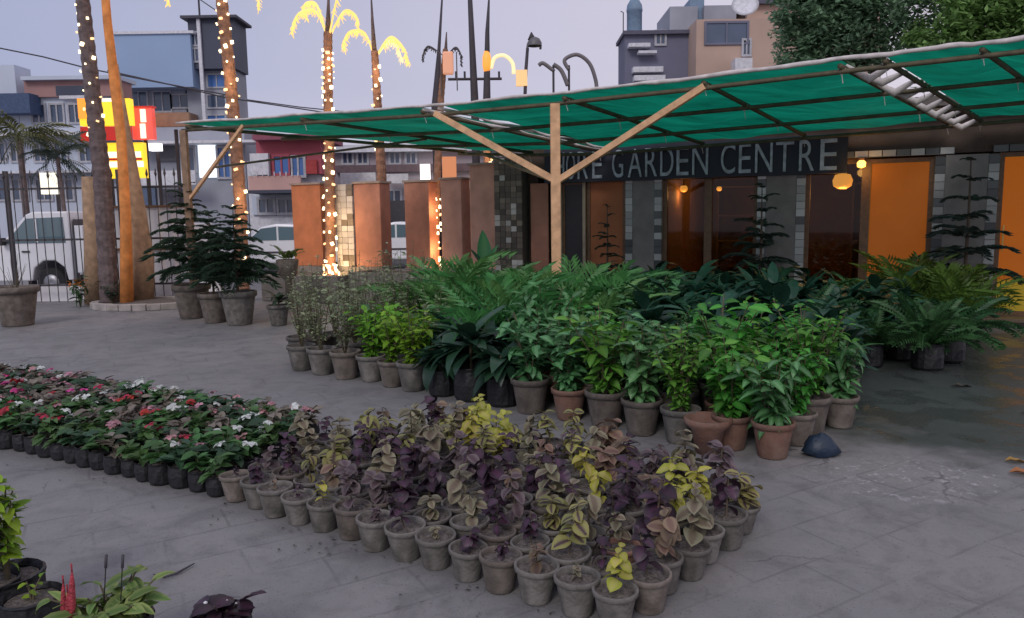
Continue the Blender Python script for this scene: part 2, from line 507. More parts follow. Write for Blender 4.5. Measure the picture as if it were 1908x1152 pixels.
def pot_mesh(rt, h, m, bag=False, seed=0):
    mb = MB()
    if bag:
        r_ = random.Random(seed); n = 16
        prof = [(rt * 0.86, 0), (rt * 0.98, h * .1), (rt * 1.03, h * .5), (rt * .98, h * .9), (rt * 1.05, h), (rt * .98, h * 1.01), (rt * .93, h * .86)]
        v = []
        for r, z in prof:
            for k in range(n):
                a = 6.283 * k / n; q = r * (1 + r_.uniform(-.04, .04)); v.append((q * math.cos(a), q * math.sin(a), z * r_.uniform(.98, 1.02)))
        f = [(i * n + k, i * n + (k + 1) % n, (i + 1) * n + (k + 1) % n, (i + 1) * n + k) for i in range(len(prof) - 1) for k in range(n)]
        mb.add(v, f)
    else:
        mb.lathe(pot_profile(rt, h)[:-0 or None], 22, wob=0.012)
        mb.f = mb.f[:-1]
    return proto(mb, 'pot', m, smooth=not bag)
def soil_mesh(rt, h, seed=0):
    r_ = random.Random(seed); mb = MB(); n = 14
    v = [(0, 0, h * .86 + r_.uniform(0, .006))]; f = []
    for ring, rr in enumerate((0.42, 0.86)):
        for k in range(n):
            a = 6.283 * k / n; v.append((rt * rr * math.cos(a), rt * rr * math.sin(a), h * .855 + r_.uniform(-.006, .006)))
    for k in range(n):
        f.append((0, 1 + k, 1 + (k + 1) % n)); f.append((1 + k, 1 + n + k, 1 + n + (k + 1) % n, 1 + (k + 1) % n))
    mb.add(v, f)
    return proto(mb, 'soil', M_soil)

# ================================================================== GROUND
def ground_mat():
    m = bpy.data.materials.new('courtyard_concrete'); m.use_nodes = True
    n, l = m.node_tree.nodes, m.node_tree.links; b = n['Principled BSDF']
    t = n.new('ShaderNodeTexCoord')
    def noise(sc_, det=6, rough=0.6, dist=0.0, vec=None):
        x = n.new('ShaderNodeTexNoise'); x.inputs['Scale'].default_value = sc_; x.inputs['Detail'].default_value = det
        x.inputs['Roughness'].default_value = rough; x.inputs['Distortion'].default_value = dist
        l.new(vec or t.outputs['Object'], x.inputs['Vector']); return x.outputs['Fac']
    def rng(v, a, b_, c, d):
        x = n.new('ShaderNodeMapRange'); x.inputs['From Min'].default_value = a; x.inputs['From Max'].default_value = b_
        x.inputs['To Min'].default_value = c; x.inputs['To Max'].default_value = d; l.new(v, x.inputs['Value']); return x.outputs[0]
    def mix(f, a, b_):
        x = n.new('ShaderNodeMix'); x.data_type = 'RGBA'; l.new(f, x.inputs[0])
        for i, q in ((6, a), (7, b_)):
            if isinstance(q, tuple): x.inputs[i].default_value = (*q, 1)
            else: l.new(q, x.inputs[i])
        return x.outputs[2]
    def math_(op, a, b_):
        x = n.new('ShaderNodeMath'); x.operation = op
        for i, q in ((0, a), (1, b_)):
            if isinstance(q, (int, float)): x.inputs[i].default_value = q
            else: l.new(q, x.inputs[i])
        return x.outputs[0]
    base = mix(rng(noise(0.7, 5, .6, .4), .35, .65, 0, 1), (0.172, 0.176, 0.178), (0.235, 0.232, 0.230))
    base = mix(rng(noise(3.3, 7, .7, .6), .47, .64, 0, .8), base, (0.125, 0.125, 0.127))
    base = mix(rng(noise(1.6, 8, .75, 1.2), .52, .60, 0, .30), base, (0.27, 0.262, 0.255))
    base = mix(rng(noise(45, 3), .3, .8, 0, .45), base, (0.20, 0.19, 0.19))
    # cracks
    mp_ = n.new('ShaderNodeMapping'); mp_.inputs['Scale'].default_value = (.75, .75, .75)
    nn = n.new('ShaderNodeTexNoise'); nn.inputs['Scale'].default_value = 2.5; nn.inputs['Detail'].default_value = 5; l.new(t.outputs['Object'], nn.inputs['Vector'])
    va = n.new('ShaderNodeVectorMath'); va.operation = 'MULTIPLY_ADD'; l.new(nn.outputs['Color'], va.inputs[0]); va.inputs[1].default_value = (.7, .7, .7)
    l.new(t.outputs['Object'], va.inputs[2]); l.new(va.outputs[0], mp_.inputs[0])
    vo = n.new('ShaderNodeTexVoronoi'); vo.feature = 'DISTANCE_TO_EDGE'; vo.inputs['Scale'].default_value = 1.0; l.new(mp_.outputs[0], vo.inputs['Vector'])
    cr = rng(vo.outputs['Distance'], 0.0, 0.012, 1, 0)
    cr = math_('MULTIPLY', cr, rng(noise(1.1, 3), .5, .62, 0, .8))
    base = mix(cr, base, (0.05, 0.045, 0.05))
    # faint slab joints
    br = n.new('ShaderNodeTexBrick'); br.inputs['Scale'].default_value = 1.0; br.inputs['Mortar Size'].default_value = .008; br.inputs['Brick Width'].default_value = .62; br.inputs['Row Height'].default_value = .31
    mp2 = n.new('ShaderNodeMapping'); mp2.inputs['Rotation'].default_value = (0, 0, R(-30)); l.new(va.outputs[0], mp2.inputs[0])
    va2 = n.new('ShaderNodeVectorMath'); va2.operation = 'MULTIPLY_ADD'; l.new(nn.outputs['Color'], va2.inputs[0]); va2.inputs[1].default_value = (.05, .05, .05); l.new(t.outputs['Object'], va2.inputs[2]); l.new(va2.outputs[0], mp2.inputs[0])
    l.new(mp2.outputs[0], br.inputs['Vector'])
    jf = math_('MULTIPLY', br.outputs['Fac'], rng(noise(1.7, 4), .42, .64, .06, .55))
    base = mix(jf, base, (0.10, 0.098, 0.10))
    # grit and crumbs
    base = mix(rng(noise(110, 2, .5), .66, .70, 0, .7), base, (0.07, 0.06, 0.055))
    # wet, smoother area before the shop; canopy shade and teal net light painted in
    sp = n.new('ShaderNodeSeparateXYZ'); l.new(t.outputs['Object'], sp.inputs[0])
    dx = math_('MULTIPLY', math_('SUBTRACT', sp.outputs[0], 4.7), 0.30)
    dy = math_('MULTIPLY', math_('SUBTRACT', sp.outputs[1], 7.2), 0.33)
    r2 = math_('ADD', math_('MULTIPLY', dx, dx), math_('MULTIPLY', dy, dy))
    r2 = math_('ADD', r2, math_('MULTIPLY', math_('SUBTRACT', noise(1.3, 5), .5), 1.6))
    wet_shade = rng(r2, 0.70, 1.10, 1, 0)
    base = mix(math_('MULTIPLY', wet_shade, .9), base, (0.042, 0.056, 0.050))
    pud = math_('MULTIPLY', wet_shade, rng(noise(2.2, 4, .5, .5), .50, .56, 0, 1))
    # whitish lime splashes
    dx2 = math_('MULTIPLY', math_('SUBTRACT', sp.outputs[0], 2.35), 1.5); dy2 = math_('MULTIPLY', math_('SUBTRACT', sp.outputs[1], 4.35), 2.2)
    q2 = math_('ADD', math_('MULTIPLY', dx2, dx2), math_('MULTIPLY', dy2, dy2))
    sp2 = math_('MULTIPLY', rng(q2, .4, 1.0, 1, 0), rng(noise(17, 6, .75, 1.0), .55, .66, 0, .5))
    base = mix(sp2, base, (0.62, 0.62, 0.64))
    l.new(base, b.inputs['Base Color'])
    ro = math_('SUBTRACT', rng(noise(6), .3, .7, .78, .62), math_('MULTIPLY', wet_shade, .22))
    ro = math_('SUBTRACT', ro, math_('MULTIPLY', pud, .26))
    l.new(ro, b.inputs['Roughness'])
    bp = n.new('ShaderNodeBump'); bp.inputs['Strength'].default_value = .35; bp.inputs['Distance'].default_value = .01
    hh = math_('ADD', math_('MULTIPLY', noise(70, 4), .5), math_('MULTIPLY', noise(7, 5), 1.0))
    hh = math_('SUBTRACT', hh, math_('MULTIPLY', cr, .8))
    l.new(hh, bp.inputs['Height']); l.new(bp.outputs[0], b.inputs['Normal'])
    return m
def sheet(name, pts, z, m):
    mb = MB(); mb.add([(p[0], p[1], z) for p in pts], [tuple(range(len(pts)))])
    return struct(mb.build(name, m))
sheet('ground', [(-400, -30), (400, -30), (400, 700), (-400, 700)], -0.03, mat('dusty_ground', (0.16, 0.14, 0.135), .95, noise=.3, nscale=.4))
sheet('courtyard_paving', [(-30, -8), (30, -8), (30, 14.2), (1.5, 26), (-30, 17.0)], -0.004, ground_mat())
sheet('street', [(-120, 19.5), (60, 19.5), (60, 31), (-120, 31)], -0.015, mat('asphalt', (0.07, 0.068, 0.075), .85, noise=.25, nscale=1.5, bump=.3))

# ================================================================== GARDEN CENTRE BUILDING
BO = Vector((1.35, 12.9, 0)); BA = math.atan2(-2.5, 5.3)
bd = Vector((math.cos(BA), math.sin(BA), 0)); bn = Vector((-math.sin(BA), math.cos(BA), 0))   # bn points into the building
def W(px, py=480):
    p = onplane(px, py, BO, bn); return (p - BO).dot(bd), p.z
def wx(px): return W(px)[0]
def BW(x, y, z=0.0):
    return BO + bd * x + bn * y + Vector((0, 0, z))
bld = thing('garden_centre_building', 'long brown single storey shop building with orange lit doors behind the potted plants', 'building', BO, BA)
M_wall = mat('brown_render', (0.085, 0.06, 0.045), .9, noise=.2, nscale=3, bump=.3, stain=(0.05, 0.04, 0.035), stain_scale=1.2)
M_grey = mat('grey_render', (0.24, 0.225, 0.215), .9, noise=.12, nscale=5, bump=.2, stain=(0.17, 0.16, 0.15), stain_scale=2)
M_floor = mat('interior_floor', (0.16, 0.12, 0.08), .35)
M_inner = mat('interior_wall', (0.30, 0.16, 0.09), .8)
M_wood = mat('varnished_door_frame', (0.16, 0.085, 0.04), .5, noise=.25, nscale=20)
M_glass = glassmat('window_glass', (0.5, 0.47, 0.45), .02)
x0, x1 = wx(975), wx(2080)
DEP = 4.5
mb = MB()
mb.span(x0, x1, .05, .25, 2.36, 2.98)                     # fascia beam
mb.span(x0, x0 + .2, .25, DEP, 0, 2.98)
mb.span(x1 - .2, x1, .25, DEP, 0, 2.98)
mb.build('wall', M_wall, bld)
mb = MB(); mb.span(x0 + .2, x1 - .2, DEP - .2, DEP, .1, 2.88); mb.span(wx(1600), wx(1600) + .12, .4, DEP - .2, .1, 2.88); mb.span(wx(1230) - .15, wx(1230), .4, DEP - .2, .1, 2.88); mb.build('inner_wall', M_inner, bld)
mb = MB(); mb.span(x0 - .3, x1 + .2, -.25, DEP + .2, 2.985, 3.12); mb.build('roof', mat('roof_slab', (0.14, 0.12, 0.11), .9), bld)
mb = MB(); mb.span(x0 - .1, x1 + .1, -.30, DEP, 0, .10); mb.build('floor', M_floor, bld)
mb = MB(); mb.span(wx(1760), x1, -.42, -.305, 0, .055); mb.build('step', mat('black_step_edge', (0.02, 0.02, 0.02), .6), bld)

M_tileA = mat('pale_mosaic_tile', (0.42, 0.43, 0.42), .35, objvar=.35, noise=.2, nscale=30)
M_tileB = mat('dark_mosaic_tile', (0.09, 0.10, 0.10), .35, objvar=.4, noise=.2, nscale=30)
def tile_strip(parent, xa, xb, z0, z1, y=-.0, horizontal=False, size=.11):
    w = abs(xb - xa); mbt = MB(); mbt.box((0, 0, 0), (1, 1, 1))
    A = proto(mbt, 'tile', M_tileA); mbt = MB(); mbt.box((0, 0, 0), (1, 1, 1)); B = proto(mbt, 'tile', M_tileB)
    if horizontal:
        n = int(w / (size * 1.6)); st = w / n
        for i in range(n):
            inst('tile', A if rnd.random() < .6 else B, parent, (xa + st * (i + .5), y, (z0 + z1) / 2), (0, 0, 0), (st * .93, .05 + U(0, .012), (z1 - z0) * .95))
    else:
        n = int((z1 - z0) / size); st = (z1 - z0) / n
        for i in range(n):
            inst('tile', A if rnd.random() < .68 else B, parent, ((xa + xb) / 2, y, z0 + st * (i + .5)), (0, 0, 0), (w * .95, .05 + U(0, .014), st * .93))
def pillar(pa, pb, ztop=2.33, mt=M_grey, name='pillar', tiles=True, s=.32):
    xa, xb = wx(pa), wx(pb); wd = xb - xa; e = min(.13, wd * .2)
    mb = MB(); mb.span(xa + (e if tiles else 0), xb - (e if tiles else 0), .0, .4, .1, ztop)
    if tiles: mb.span(xa, xb, .05, .4, .1, ztop - .002)
    o = mb.build(name, mt, bld)
    if tiles:
        tile_strip(o, xa, xa + e, .12, ztop - .02, .022); tile_strip(o, xb - e, xb, .12, ztop - .02, .022)
    return o
pillar(1165, 1232); pillar(1408, 1497); pillar(1733, 1852)
tl = MB(); tl.span(wx(1560), wx(1765), -.01, .04, 2.345, 2.352); lint = tl.build('lintel', M_grey, bld)
tile_strip(lint, wx(1560), wx(1768), 2.345, 2.44, .02, True)
tile_strip(lint, wx(1838), wx(2050), 2.345, 2.44, .02, True)
M_or = mat('orange_backlit_blind', (0.26, 0.085, 0.012), .7, noise=.12, nscale=2.5, emit=(1.0, 0.23, 0.012), estr=.14)
M_or2 = mat('orange_backlit_blind_bright', (0.30, 0.10, 0.012), .7, noise=.12, nscale=2.5, emit=(1.0, 0.22, 0.008), estr=.20)
M_ol = mat('olive_reflection_glow_panel', (0.25, 0.17, 0.02), .5, emit=(0.8, 0.42, 0.015), estr=.10)  # door base: tile reflection painted in as olive colour and faint glow
M_ol2 = mat('yellow_reflection_glow_panel', (0.3, 0.22, 0.02), .5, emit=(0.85, 0.55, 0.015), estr=.14)  # yellower door base, its reflection likewise painted in as colour and glow
M_pan = mat('rust_orange_panel', (0.42, 0.14, 0.05), .7, noise=.2, nscale=3, stain=(0.28, 0.10, 0.045), stain_scale=1.5, bump=.15)
M_pan2 = mat('faded_orange_panel', (0.44, 0.20, 0.135), .8, noise=.2, nscale=3, stain=(0.36, 0.16, 0.10), stain_scale=2, bump=.2)
def frame(xa, xb, z0, z1, parent, t=.06, y0=.08, y1=.17, m=M_wood):
    f = MB()
    f.span(xa, xa + t, y0, y1, z0, z1); f.span(xb - t, xb, y0, y1, z0, z1)
    f.span(xa + t, xb - t, y0 + .003, y1 - .003, z1 - t, z1); f.span(xa + t, xb - t, y0 + .003, y1 - .003, z0, z0 + t)
    return f.build('frame', m, parent)
def panel(pa, pb, z0, z1, m, name, y=.10, fr=True, label=None):
    xa, xb = wx(pa), wx(pb); mb = MB(); mb.span(xa + .06, xb - .06, y, y + .04, z0 + .06, z1 - .06)
    o = mb.build(name, m, bld)
    if label: o['label'] = label
    if fr: frame(xa, xb, z0, z1, o)
    return o
def glazed(pa, pb, z0, z1):
    xa, xb = wx(pa), wx(pb); mb = MB(); mb.span(xa + .06, xb - .06, .12, .128, z0 + .06, z1 - .06)
    o = mb.build('window', M_glass, bld); frame(xa, xb, z0, z1, o); return o
panel(980, 1024, .1, 2.2, M_pan2, 'wall_panel', fr=False, label='faded orange panel beside the timber post')
dk = panel(1044, 1090, .1, 2.16, mat('dark_doorway', (0.02, 0.017, 0.02), .5), 'door', label='near black door with pale frame')
frame(wx(1044) - .03, wx(1090) + .0, .1, 2.2, dk, .05, .02, .075, mat('pale_door_trim', (0.35, 0.28, 0.2), .7))
panel(1091, 1164, .1, 2.2, M_pan, 'wall_panel', label='rust orange panel')
glazed(1233, 1316, .1, 2.33); glazed(1316, 1408, .1, 2.33); glazed(1497, 1608, .1, 2.33)
d1 = panel(1608, 1733, .1, 2.32, M_ol, 'door', y=.14, label='door with orange lit blind and olive base')
mb = MB(); mb.span(wx(1608) + .065, wx(1733) - .02, .105, .13, .58, 2.255); mb.build('blind', M_or, d1)
d2 = panel(1853, 1990, .1, 2.34, M_ol2, 'door', y=.14, label='bright orange lit door with yellow base')
mb = MB(); mb.span(wx(1853) + .065, wx(1990) - .065, .105, .13, .60, 2.275); mb.build('blind', M_or2, d2)
mb = MB(); mb.tube([BW(wx(1862), .06, 1.0) - BO, BW(wx(1862), .06, 1.35) - BO], .012)
h_ = MB(); h_.span(wx(1866), wx(1866) + .02, .06, .085, 1.0, 1.35); h_.build('handle', mat('brass', (0.5, 0.35, 0.12), .3, .9), d2)
pillar(1992, 2075)
# dark mosaic column at the left end of the shop
cx0, cx1 = wx(925), wx(976)
mb = MB(); mb.span(cx0, cx1, -.02, .42, 0, 2.62)
mcol = mb.build('column', mat('dark_grout', (0.09, 0.08, 0.07), .9), bld)
tb = [MB(), MB(), MB()]
for q in tb: q.box((0, 0, 0), (1, 1, 1))
TM = [proto(tb[0], 'tile', mat('umber_stone_tile', (0.12, 0.10, 0.08), .6, objvar=.4)), proto(tb[1], 'tile', mat('dun_stone_tile', (0.20, 0.165, 0.13), .6, objvar=.3)),
      proto(tb[2], 'tile', mat('white_stone_tile', (0.5, 0.48, 0.45), .5, objvar=.2))]
nc, nr = 5, 26
for i in range(nc):
    for j in range(nr):
        wdt = (cx1 - cx0) / nc; ht = 2.6 / nr
        k = 2 if rnd.random() < .12 else rnd.choice((0, 0, 1))
        inst('tile', TM[k], mcol, (cx0 + wdt * (i + .5), -.025, ht * (j + .5)), (0, 0, 0), (wdt * .94, .04 + U(0, .02), ht * .93))
# interior lamps and shelves
M_lampo = emis('warm_lamp_shade', (1.0, 0.48, 0.08), 2.2)
def hanging_lamp(px, py, y, r, power, label, big=True):
    X, z = W(px, py); s_ = 1 + y / 12.0
    p = BW(X * s_ if False else X + 0.0, 0); 
    P = onplane(px, py, BW(0, y), bn)
    t = thing('pendant_lamp', label, 'lamp', P)
    mb = MB(); mb.lathe([(r * .3, r * .8), (r * .75, r * .7), (r, r * .1), (r * .9, -r * .5), (r * .4, -r * .8), (.001, -r * .82)], 16); mb.build('lamp_shade', M_lampo, t, True)
    mb = MB(); mb.tube([(0, 0, r * .78), (0, 0, 2.87 - P.z)], .008, 6); mb.build('cord', M_bag, t)
    ld = bpy.data.lights.new('lamp_light', 'POINT'); ld.energy = power; ld.color = (1, .5, .14); ld.shadow_soft_size = .12
    lo = bpy.data.objects.new('lamp_light', ld); C.objects.link(lo); lo.parent = t; lo.location = (0, -.02, -r * 1.3)
hanging_lamp(1570, 338, 1.0, .15, 34, 'glowing orange pendant lamp seen through the shop window beside the orange door')
hanging_lamp(1274, 352, 1.3, .07, 14, 'small warm pendant lamp behind the glass of the left shop window')
hanging_lamp(1340, 352, 2.2, .05, 9, 'tiny warm pendant lamp deep inside the shop')
# outside wall lamp above the window
P = BW(wx(1598), -.02, 2.27)
t = thing('wall_lamp', 'small lit amber wall lamp under the shop fascia beside the orange door', 'lamp', P, BA)
mb = MB(); mb.span(-.04, .04, -.02, .06, -.02, .07); mb.build('bracket', M_wood, t)
mb = MB(); mb.lathe([(.03, .03), (.06, .0), (.055, -.06), (.001, -.08)], 14, (0, -.08, 0)); mb.build('lamp_shade', emis('amber_wall_lamp', (1, .5, .08), 4), t, True)
ld = bpy.data.lights.new('wall_lamp_light', 'POINT'); ld.energy = 3; ld.color = (1, .5, .12); ld.shadow_soft_size = .06
lo = bpy.data.objects.new('wall_lamp_light', ld); C.objects.link(lo); lo.parent = t; lo.location = (0, -.2, -.12)
# shelves with small goods inside
for k, (pa, pb, y) in enumerate(((1245, 1310, 3.2), (1325, 1400, 3.2), (1505, 1600, 3.2))):
    xa, xb = wx(pa) * 1.15, wx(pb) * 1.2
    t = thing('display_shelf', ['dark wooden shelf inside the left shop window', 'dark wooden shelf inside the shop window left of the middle pillar', 'dark wooden shelf inside the window by the orange lamp'][k], 'shelf', BW(xa, y, .1), BA)
    mb = MB(); w = xb - xa; mb.span(0, .04, 0, .3, 0, 2.0); mb.span(w - .04, w, 0, .3, 0, 2.0); mb.build('side_panel', M_wood, t)
    for z in (.4, .9, 1.4, 1.96):
        mb = MB(); mb.span(.04, w - .04, .01, .29, z, z + .035); mb.build('shelf', M_wood, t)

# ------------------------------------------------------------------ signboard
sg = thing('signboard', 'dark navy signboard with raised silver letters reading HORE GARDEN CENTRE under the canopy', 'sign', BO, BA)
mb = MB(); mb.span(wx(1020), wx(1572), -.10, .04, 2.13, 2.70); mb.build('board', mat('navy_board', (0.014, 0.017, 0.032), .6, noise=.3, nscale=4, bump=.1), sg)
M_let = mat('silver_letter', (0.36, 0.41, 0.46), .45, .1, noise=.35, nscale=9)
LET = [('H', 1040, 1056), ('O', 1060, 1076), ('R', 1081, 1100), ('E', 1108, 1126), ('G', 1145, 1165), ('A', 1174, 1200), ('R', 1206, 1228), ('D', 1234, 1258), ('E', 1264, 1286), ('N', 1293, 1322),
       ('C', 1346, 1372), ('E', 1379, 1401), ('N', 1409, 1441), ('T', 1447, 1480), ('R', 1490, 1518), ('E', 1529, 1560)]
for ch, pa, pb in LET:
    cu = bpy.data.curves.new('letter', 'FONT'); cu.body = ch; cu.size = 1; cu.extrude = .03; cu.offset = -0.004; cu.align_x = 'LEFT'
    tmp = bpy.data.objects.new('tmp', cu); C.objects.link(tmp)
    dg = bpy.context.evaluated_depsgraph_get(); me = bpy.data.meshes.new_from_object(tmp.evaluated_get(dg))
    bpy.data.objects.remove(tmp)
    co = np.array([v.co[:] for v in me.vertices]); mn_, mx_ = co.min(0), co.max(0)
    xa, xb = W(pa, 300)[0], W(pb, 300)[0]; H = .45; z0 = 2.18
    out = np.zeros_like(co)
    out[:, 0] = xa + (co[:, 0] - mn_[0]) / (mx_[0] - mn_[0]) * (xb - xa)
    out[:, 2] = z0 + (co[:, 1] - mn_[1]) / (mx_[1] - mn_[1]) * H
    out[:, 1] = -.115 - (co[:, 2]) * .5
    me.vertices.foreach_set('co', out.ravel()); me.name = 'letter'; me.materials.clear(); me.materials.append(M_let); me.update()
    o = bpy.data.objects.new('letter', me); C.objects.link(o); o.parent = sg

# ================================================================== GREEN CANOPY
A0 = G(330, 233, 3.1); B0 = G(1908, 80, 3.1); ab = (B0 - A0).normalized(); abn = Vector((-ab.y, ab.x, 0))
NE = [(330, 234), (560, 219), (800, 203), (1030, 181), (1310, 150), (1440, 134), (1600, 114), (1908, 79), (2300, 40)]
FE = [(861, 280), (1050, 283), (1130, 280), (1300, 266), (1560, 245), (1765, 228), (1908, 216), (2300, 176), (2600, 146)]
def interp(tab, x):
    for (a, b), (c, d) in zip(tab, tab[1:]):
        if x <= c: return b + (d - b) * (x - a) / (c - a)
    return tab[-1][1]
MAPNF = [(330, 861), (800, 1130), (1310, 1500), (1560, 1765), (1650, 1830), (2300, 2420)]
def nearP(px): return onplane(px, interp(NE, px), A0, abn)
def farP(px):
    q = interp(MAPNF, px); return onplane(q, interp(FE, q), BW(0, -.22), bn)
def canP(px, t, off=0.0):
    a, b = nearP(px), farP(px); return a.lerp(b, t) + Vector((0, 0, off))
can = thing('shade_canopy', 'large green shade net canopy on timber posts in front of the shop building', 'canopy', (nearP(1032).x, nearP(1032).y, 0))
CO = can.location.copy()
def netmat():
    m = bpy.data.materials.new('green_shade_net'); m.use_nodes = True
    n, l = m.node_tree.nodes, m.node_tree.links
    b = n['Principled BSDF']; b.inputs['Roughness'].default_value = .75
    t = n.new('ShaderNodeTexCoord'); no = n.new('ShaderNodeTexNoise'); no.inputs['Scale'].default_value = 1.1; no.inputs['Detail'].default_value = 9; no.inputs['Roughness'].default_value = .72
    mq = n.new('ShaderNodeMapping'); mq.inputs['Rotation'].default_value = (0, 0, R(-40)); mq.inputs['Scale'].default_value = (.7, 3.2, 1); l.new(t.outputs['Object'], mq.inputs[0]); l.new(mq.outputs[0], no.inputs['Vector'])
    mm = n.new('ShaderNodeMix'); mm.data_type = 'RGBA'; mm.inputs[6].default_value = (0.003, 0.12, 0.07, 1); mm.inputs[7].default_value = (0.006, 0.27, 0.16, 1)
    mr_ = n.new('ShaderNodeMapRange'); mr_.inputs['From Min'].default_value = .35; mr_.inputs['From Max'].default_value = .65; l.new(no.outputs['Fac'], mr_.inputs['Value'])
    l.new(mr_.outputs[0], mm.inputs[0])
    wv = n.new('ShaderNodeTexNoise'); wv.inputs['Scale'].default_value = 140
    l.new(t.outputs['Object'], wv.inputs['Vector'])
    bp = n.new('ShaderNodeBump'); bp.inputs['Strength'].default_value = .4; l.new(wv.outputs['Fac'], bp.inputs['Height']); l.new(bp.outputs[0], b.inputs['Normal'])
    l.new(mm.outputs[2], b.inputs['Base Color'])
    tr = n.new('ShaderNodeBsdfTranslucent'); l.new(mm.outputs[2], tr.inputs[0])
    x = n.new('ShaderNodeMixShader'); x.inputs[0].default_value = .8; l.new(b.outputs[0], x.inputs[1]); l.new(tr.outputs[0], x.inputs[2])
    l.new(x.outputs[0], n['Material Output'].inputs[0]); return m
M_net = netmat()
BEAMS = [345, 560, 785, 1050, 1310, 1565, 1648, 1830, 2030, 2260]
def net(pa, pb):
    mb = MB(); nx, ny = 44, 18; v = []; f = []
    for i in range(nx + 1):
        px = pa + (pb - pa) * i / nx
        k = [b for b in BEAMS if b <= px]; k2 = [b for b in BEAMS if b > px]
        s_ = 0 if not k or not k2 else math.sin(math.pi * (px - k[-1]) / (k2[0] - k[-1]))
        for j in range(ny + 1):
            t = j / ny; sag = .085 * abs(math.sin(t * math.pi * 3)) * s_ * (1 + .4 * math.sin(px * .02 + j))
            sag += .03 * s_ * math.sin(i * .9) * (1 - t) * .3
            p = canP(px, t, .035 - sag) - CO; v.append(tuple(p))
    for i in range(nx):
        for j in range(ny):
            a = i * (ny + 1) + j; f.append((a, a + ny + 1, a + ny + 2, a + 1))
    mb.add(v, f); return mb.build('net', M_net, can, True)
net(330, 783)['label'] = 'left length of green net'
net(822, 1566)['label'] = 'middle length of green net'
net(1646, 2290)['label'] = 'right length of green net'
M_bam = mat('weathered_bamboo', (0.10, 0.085, 0.05), .7, noise=.3, nscale=10)
M_tim = mat('pale_timber', (0.66, 0.40, 0.22), .75, noise=.25, nscale=9, bump=.2)
M_rope = mat('whitish_cloth_edge', (0.58, 0.54, 0.52), .9, noise=.25, nscale=8)
for px in BEAMS:
    mb = MB(); mb.tube([canP(px, t, -.025) - CO for t in (0, .25, .5, .75, 1)], .028, 7); mb.build('cross_beam', M_bam, can, True)
for t in (.015, .34, .67, .985):
    mb = MB(); mb.tube([canP(px, t, -.07) - CO for px in (330, 560, 800, 1030, 1310, 1440, 1600, 1750, 1908, 2290)], .027, 7); mb.build('purlin', M_bam, can, True)
mb = MB(); r_ = random.Random(3)
pts = [canP(330 + (2290 - 330) * i / 90, -.004, .035 + .006 * math.sin(i * .7) + r_.uniform(-.006, .006)) - CO for i in range(91)]
mb.tube(pts, [.014 + .006 * abs(math.sin(i * .5)) + (.006 if i > 40 else 0) for i in range(91)], 8); mb.build('edge_roll', M_rope, can, True)
for px in BEAMS[1:-1]:
    for t in (.015, .34, .67, .985):
        p = canP(px, t, -.05) - CO; mb = MB(); mb.tube([p + Vector((.04 * math.cos(a), .012 * math.sin(a * 2), .05 * math.sin(a))) for a in (0, .9, 1.8, 2.7, 3.6, 4.5, 5.4, 6.28)], .006, 5)
        mb.tube([p + Vector((0, 0, -.045)), p + Vector((.02, .01, -.10 - rnd.random() * .06))], .004, 4); mb.build('tie', M_rope, can)
# edge cloth rolled along the gaps
def roll_strip(pa, pb, n, name):
    for k in range(n):
        t = (k + .5) / n; mb = MB(); r_ = random.Random(k)
        p = canP(pa, t, .02) - CO; q = canP(pb, t + .02, .0) - CO; m_ = (p + q) / 2 - Vector((0, 0, .10 + r_.uniform(0, .05))); 
        mb.tube([p, p.lerp(m_, .6), m_, q.lerp(m_, .6), q], [.02, .035, .045, .035, .02], 7); mb.build(name, M_rope, can, True)
roll_strip(1562, 1650, 10, 'rolled_cloth')
for off in (787, 816):
    mb = MB(); mb.tube([canP(off + 6 * math.sin(i * .8), i / 24, .0 - .012 * math.sin(i)) - CO for i in range(25)], [.018 + .008 * math.sin(i) for i in range(25)], 6); mb.build('hem', M_rope, can, True)
# posts and braces
def timber(p, q, w, name, m=M_tim):
    p, q = Vector(p), Vector(q); d = q - p; mb = MB()
    M_ = d.to_track_quat('Z', 'Y').to_matrix(); mb.box((p + q) / 2, (w, w, d.length), M_)
    o = mb.build(name, m, can, origin=CO, bevel=.006); o.location = (0, 0, 0); return o
def post(px, w=.115, m=M_tim):
    p = nearP(px) + abn * .03; timber((p.x, p.y, 0), (p.x, p.y, p.z - .08), w, 'post', m); return p
pc = post(1032)
zb = onplane(1032, 337, A0, abn).z
timber((pc.x + .03, pc.y, zb), nearP(1312) + abn * .03 - Vector((0, 0, .06)), .075, 'brace')
timber((pc.x - .03, pc.y, zb + .02), nearP(808) + abn * .03 - Vector((0, 0, .06)), .075, 'brace')
pl = post(338, .10, mat('dull_timber', (0.26, 0.17, 0.11), .8, noise=.25, nscale=9))
timber((pl.x, pl.y, 1.9), nearP(450) + abn * .03 - Vector((0, 0, .06)), .05, 'brace')
fp = farP(520)
fq = BW(wx(900), -.3, 0)
timber(canP(560, .5, -.05), D(400, 312, 13.0), .035, 'brace', M_bam)
timber(canP(420, .95, -.05), (pc.x - .06, pc.y + .1, zb + .02), .04, 'brace', M_bam)
post(2120)

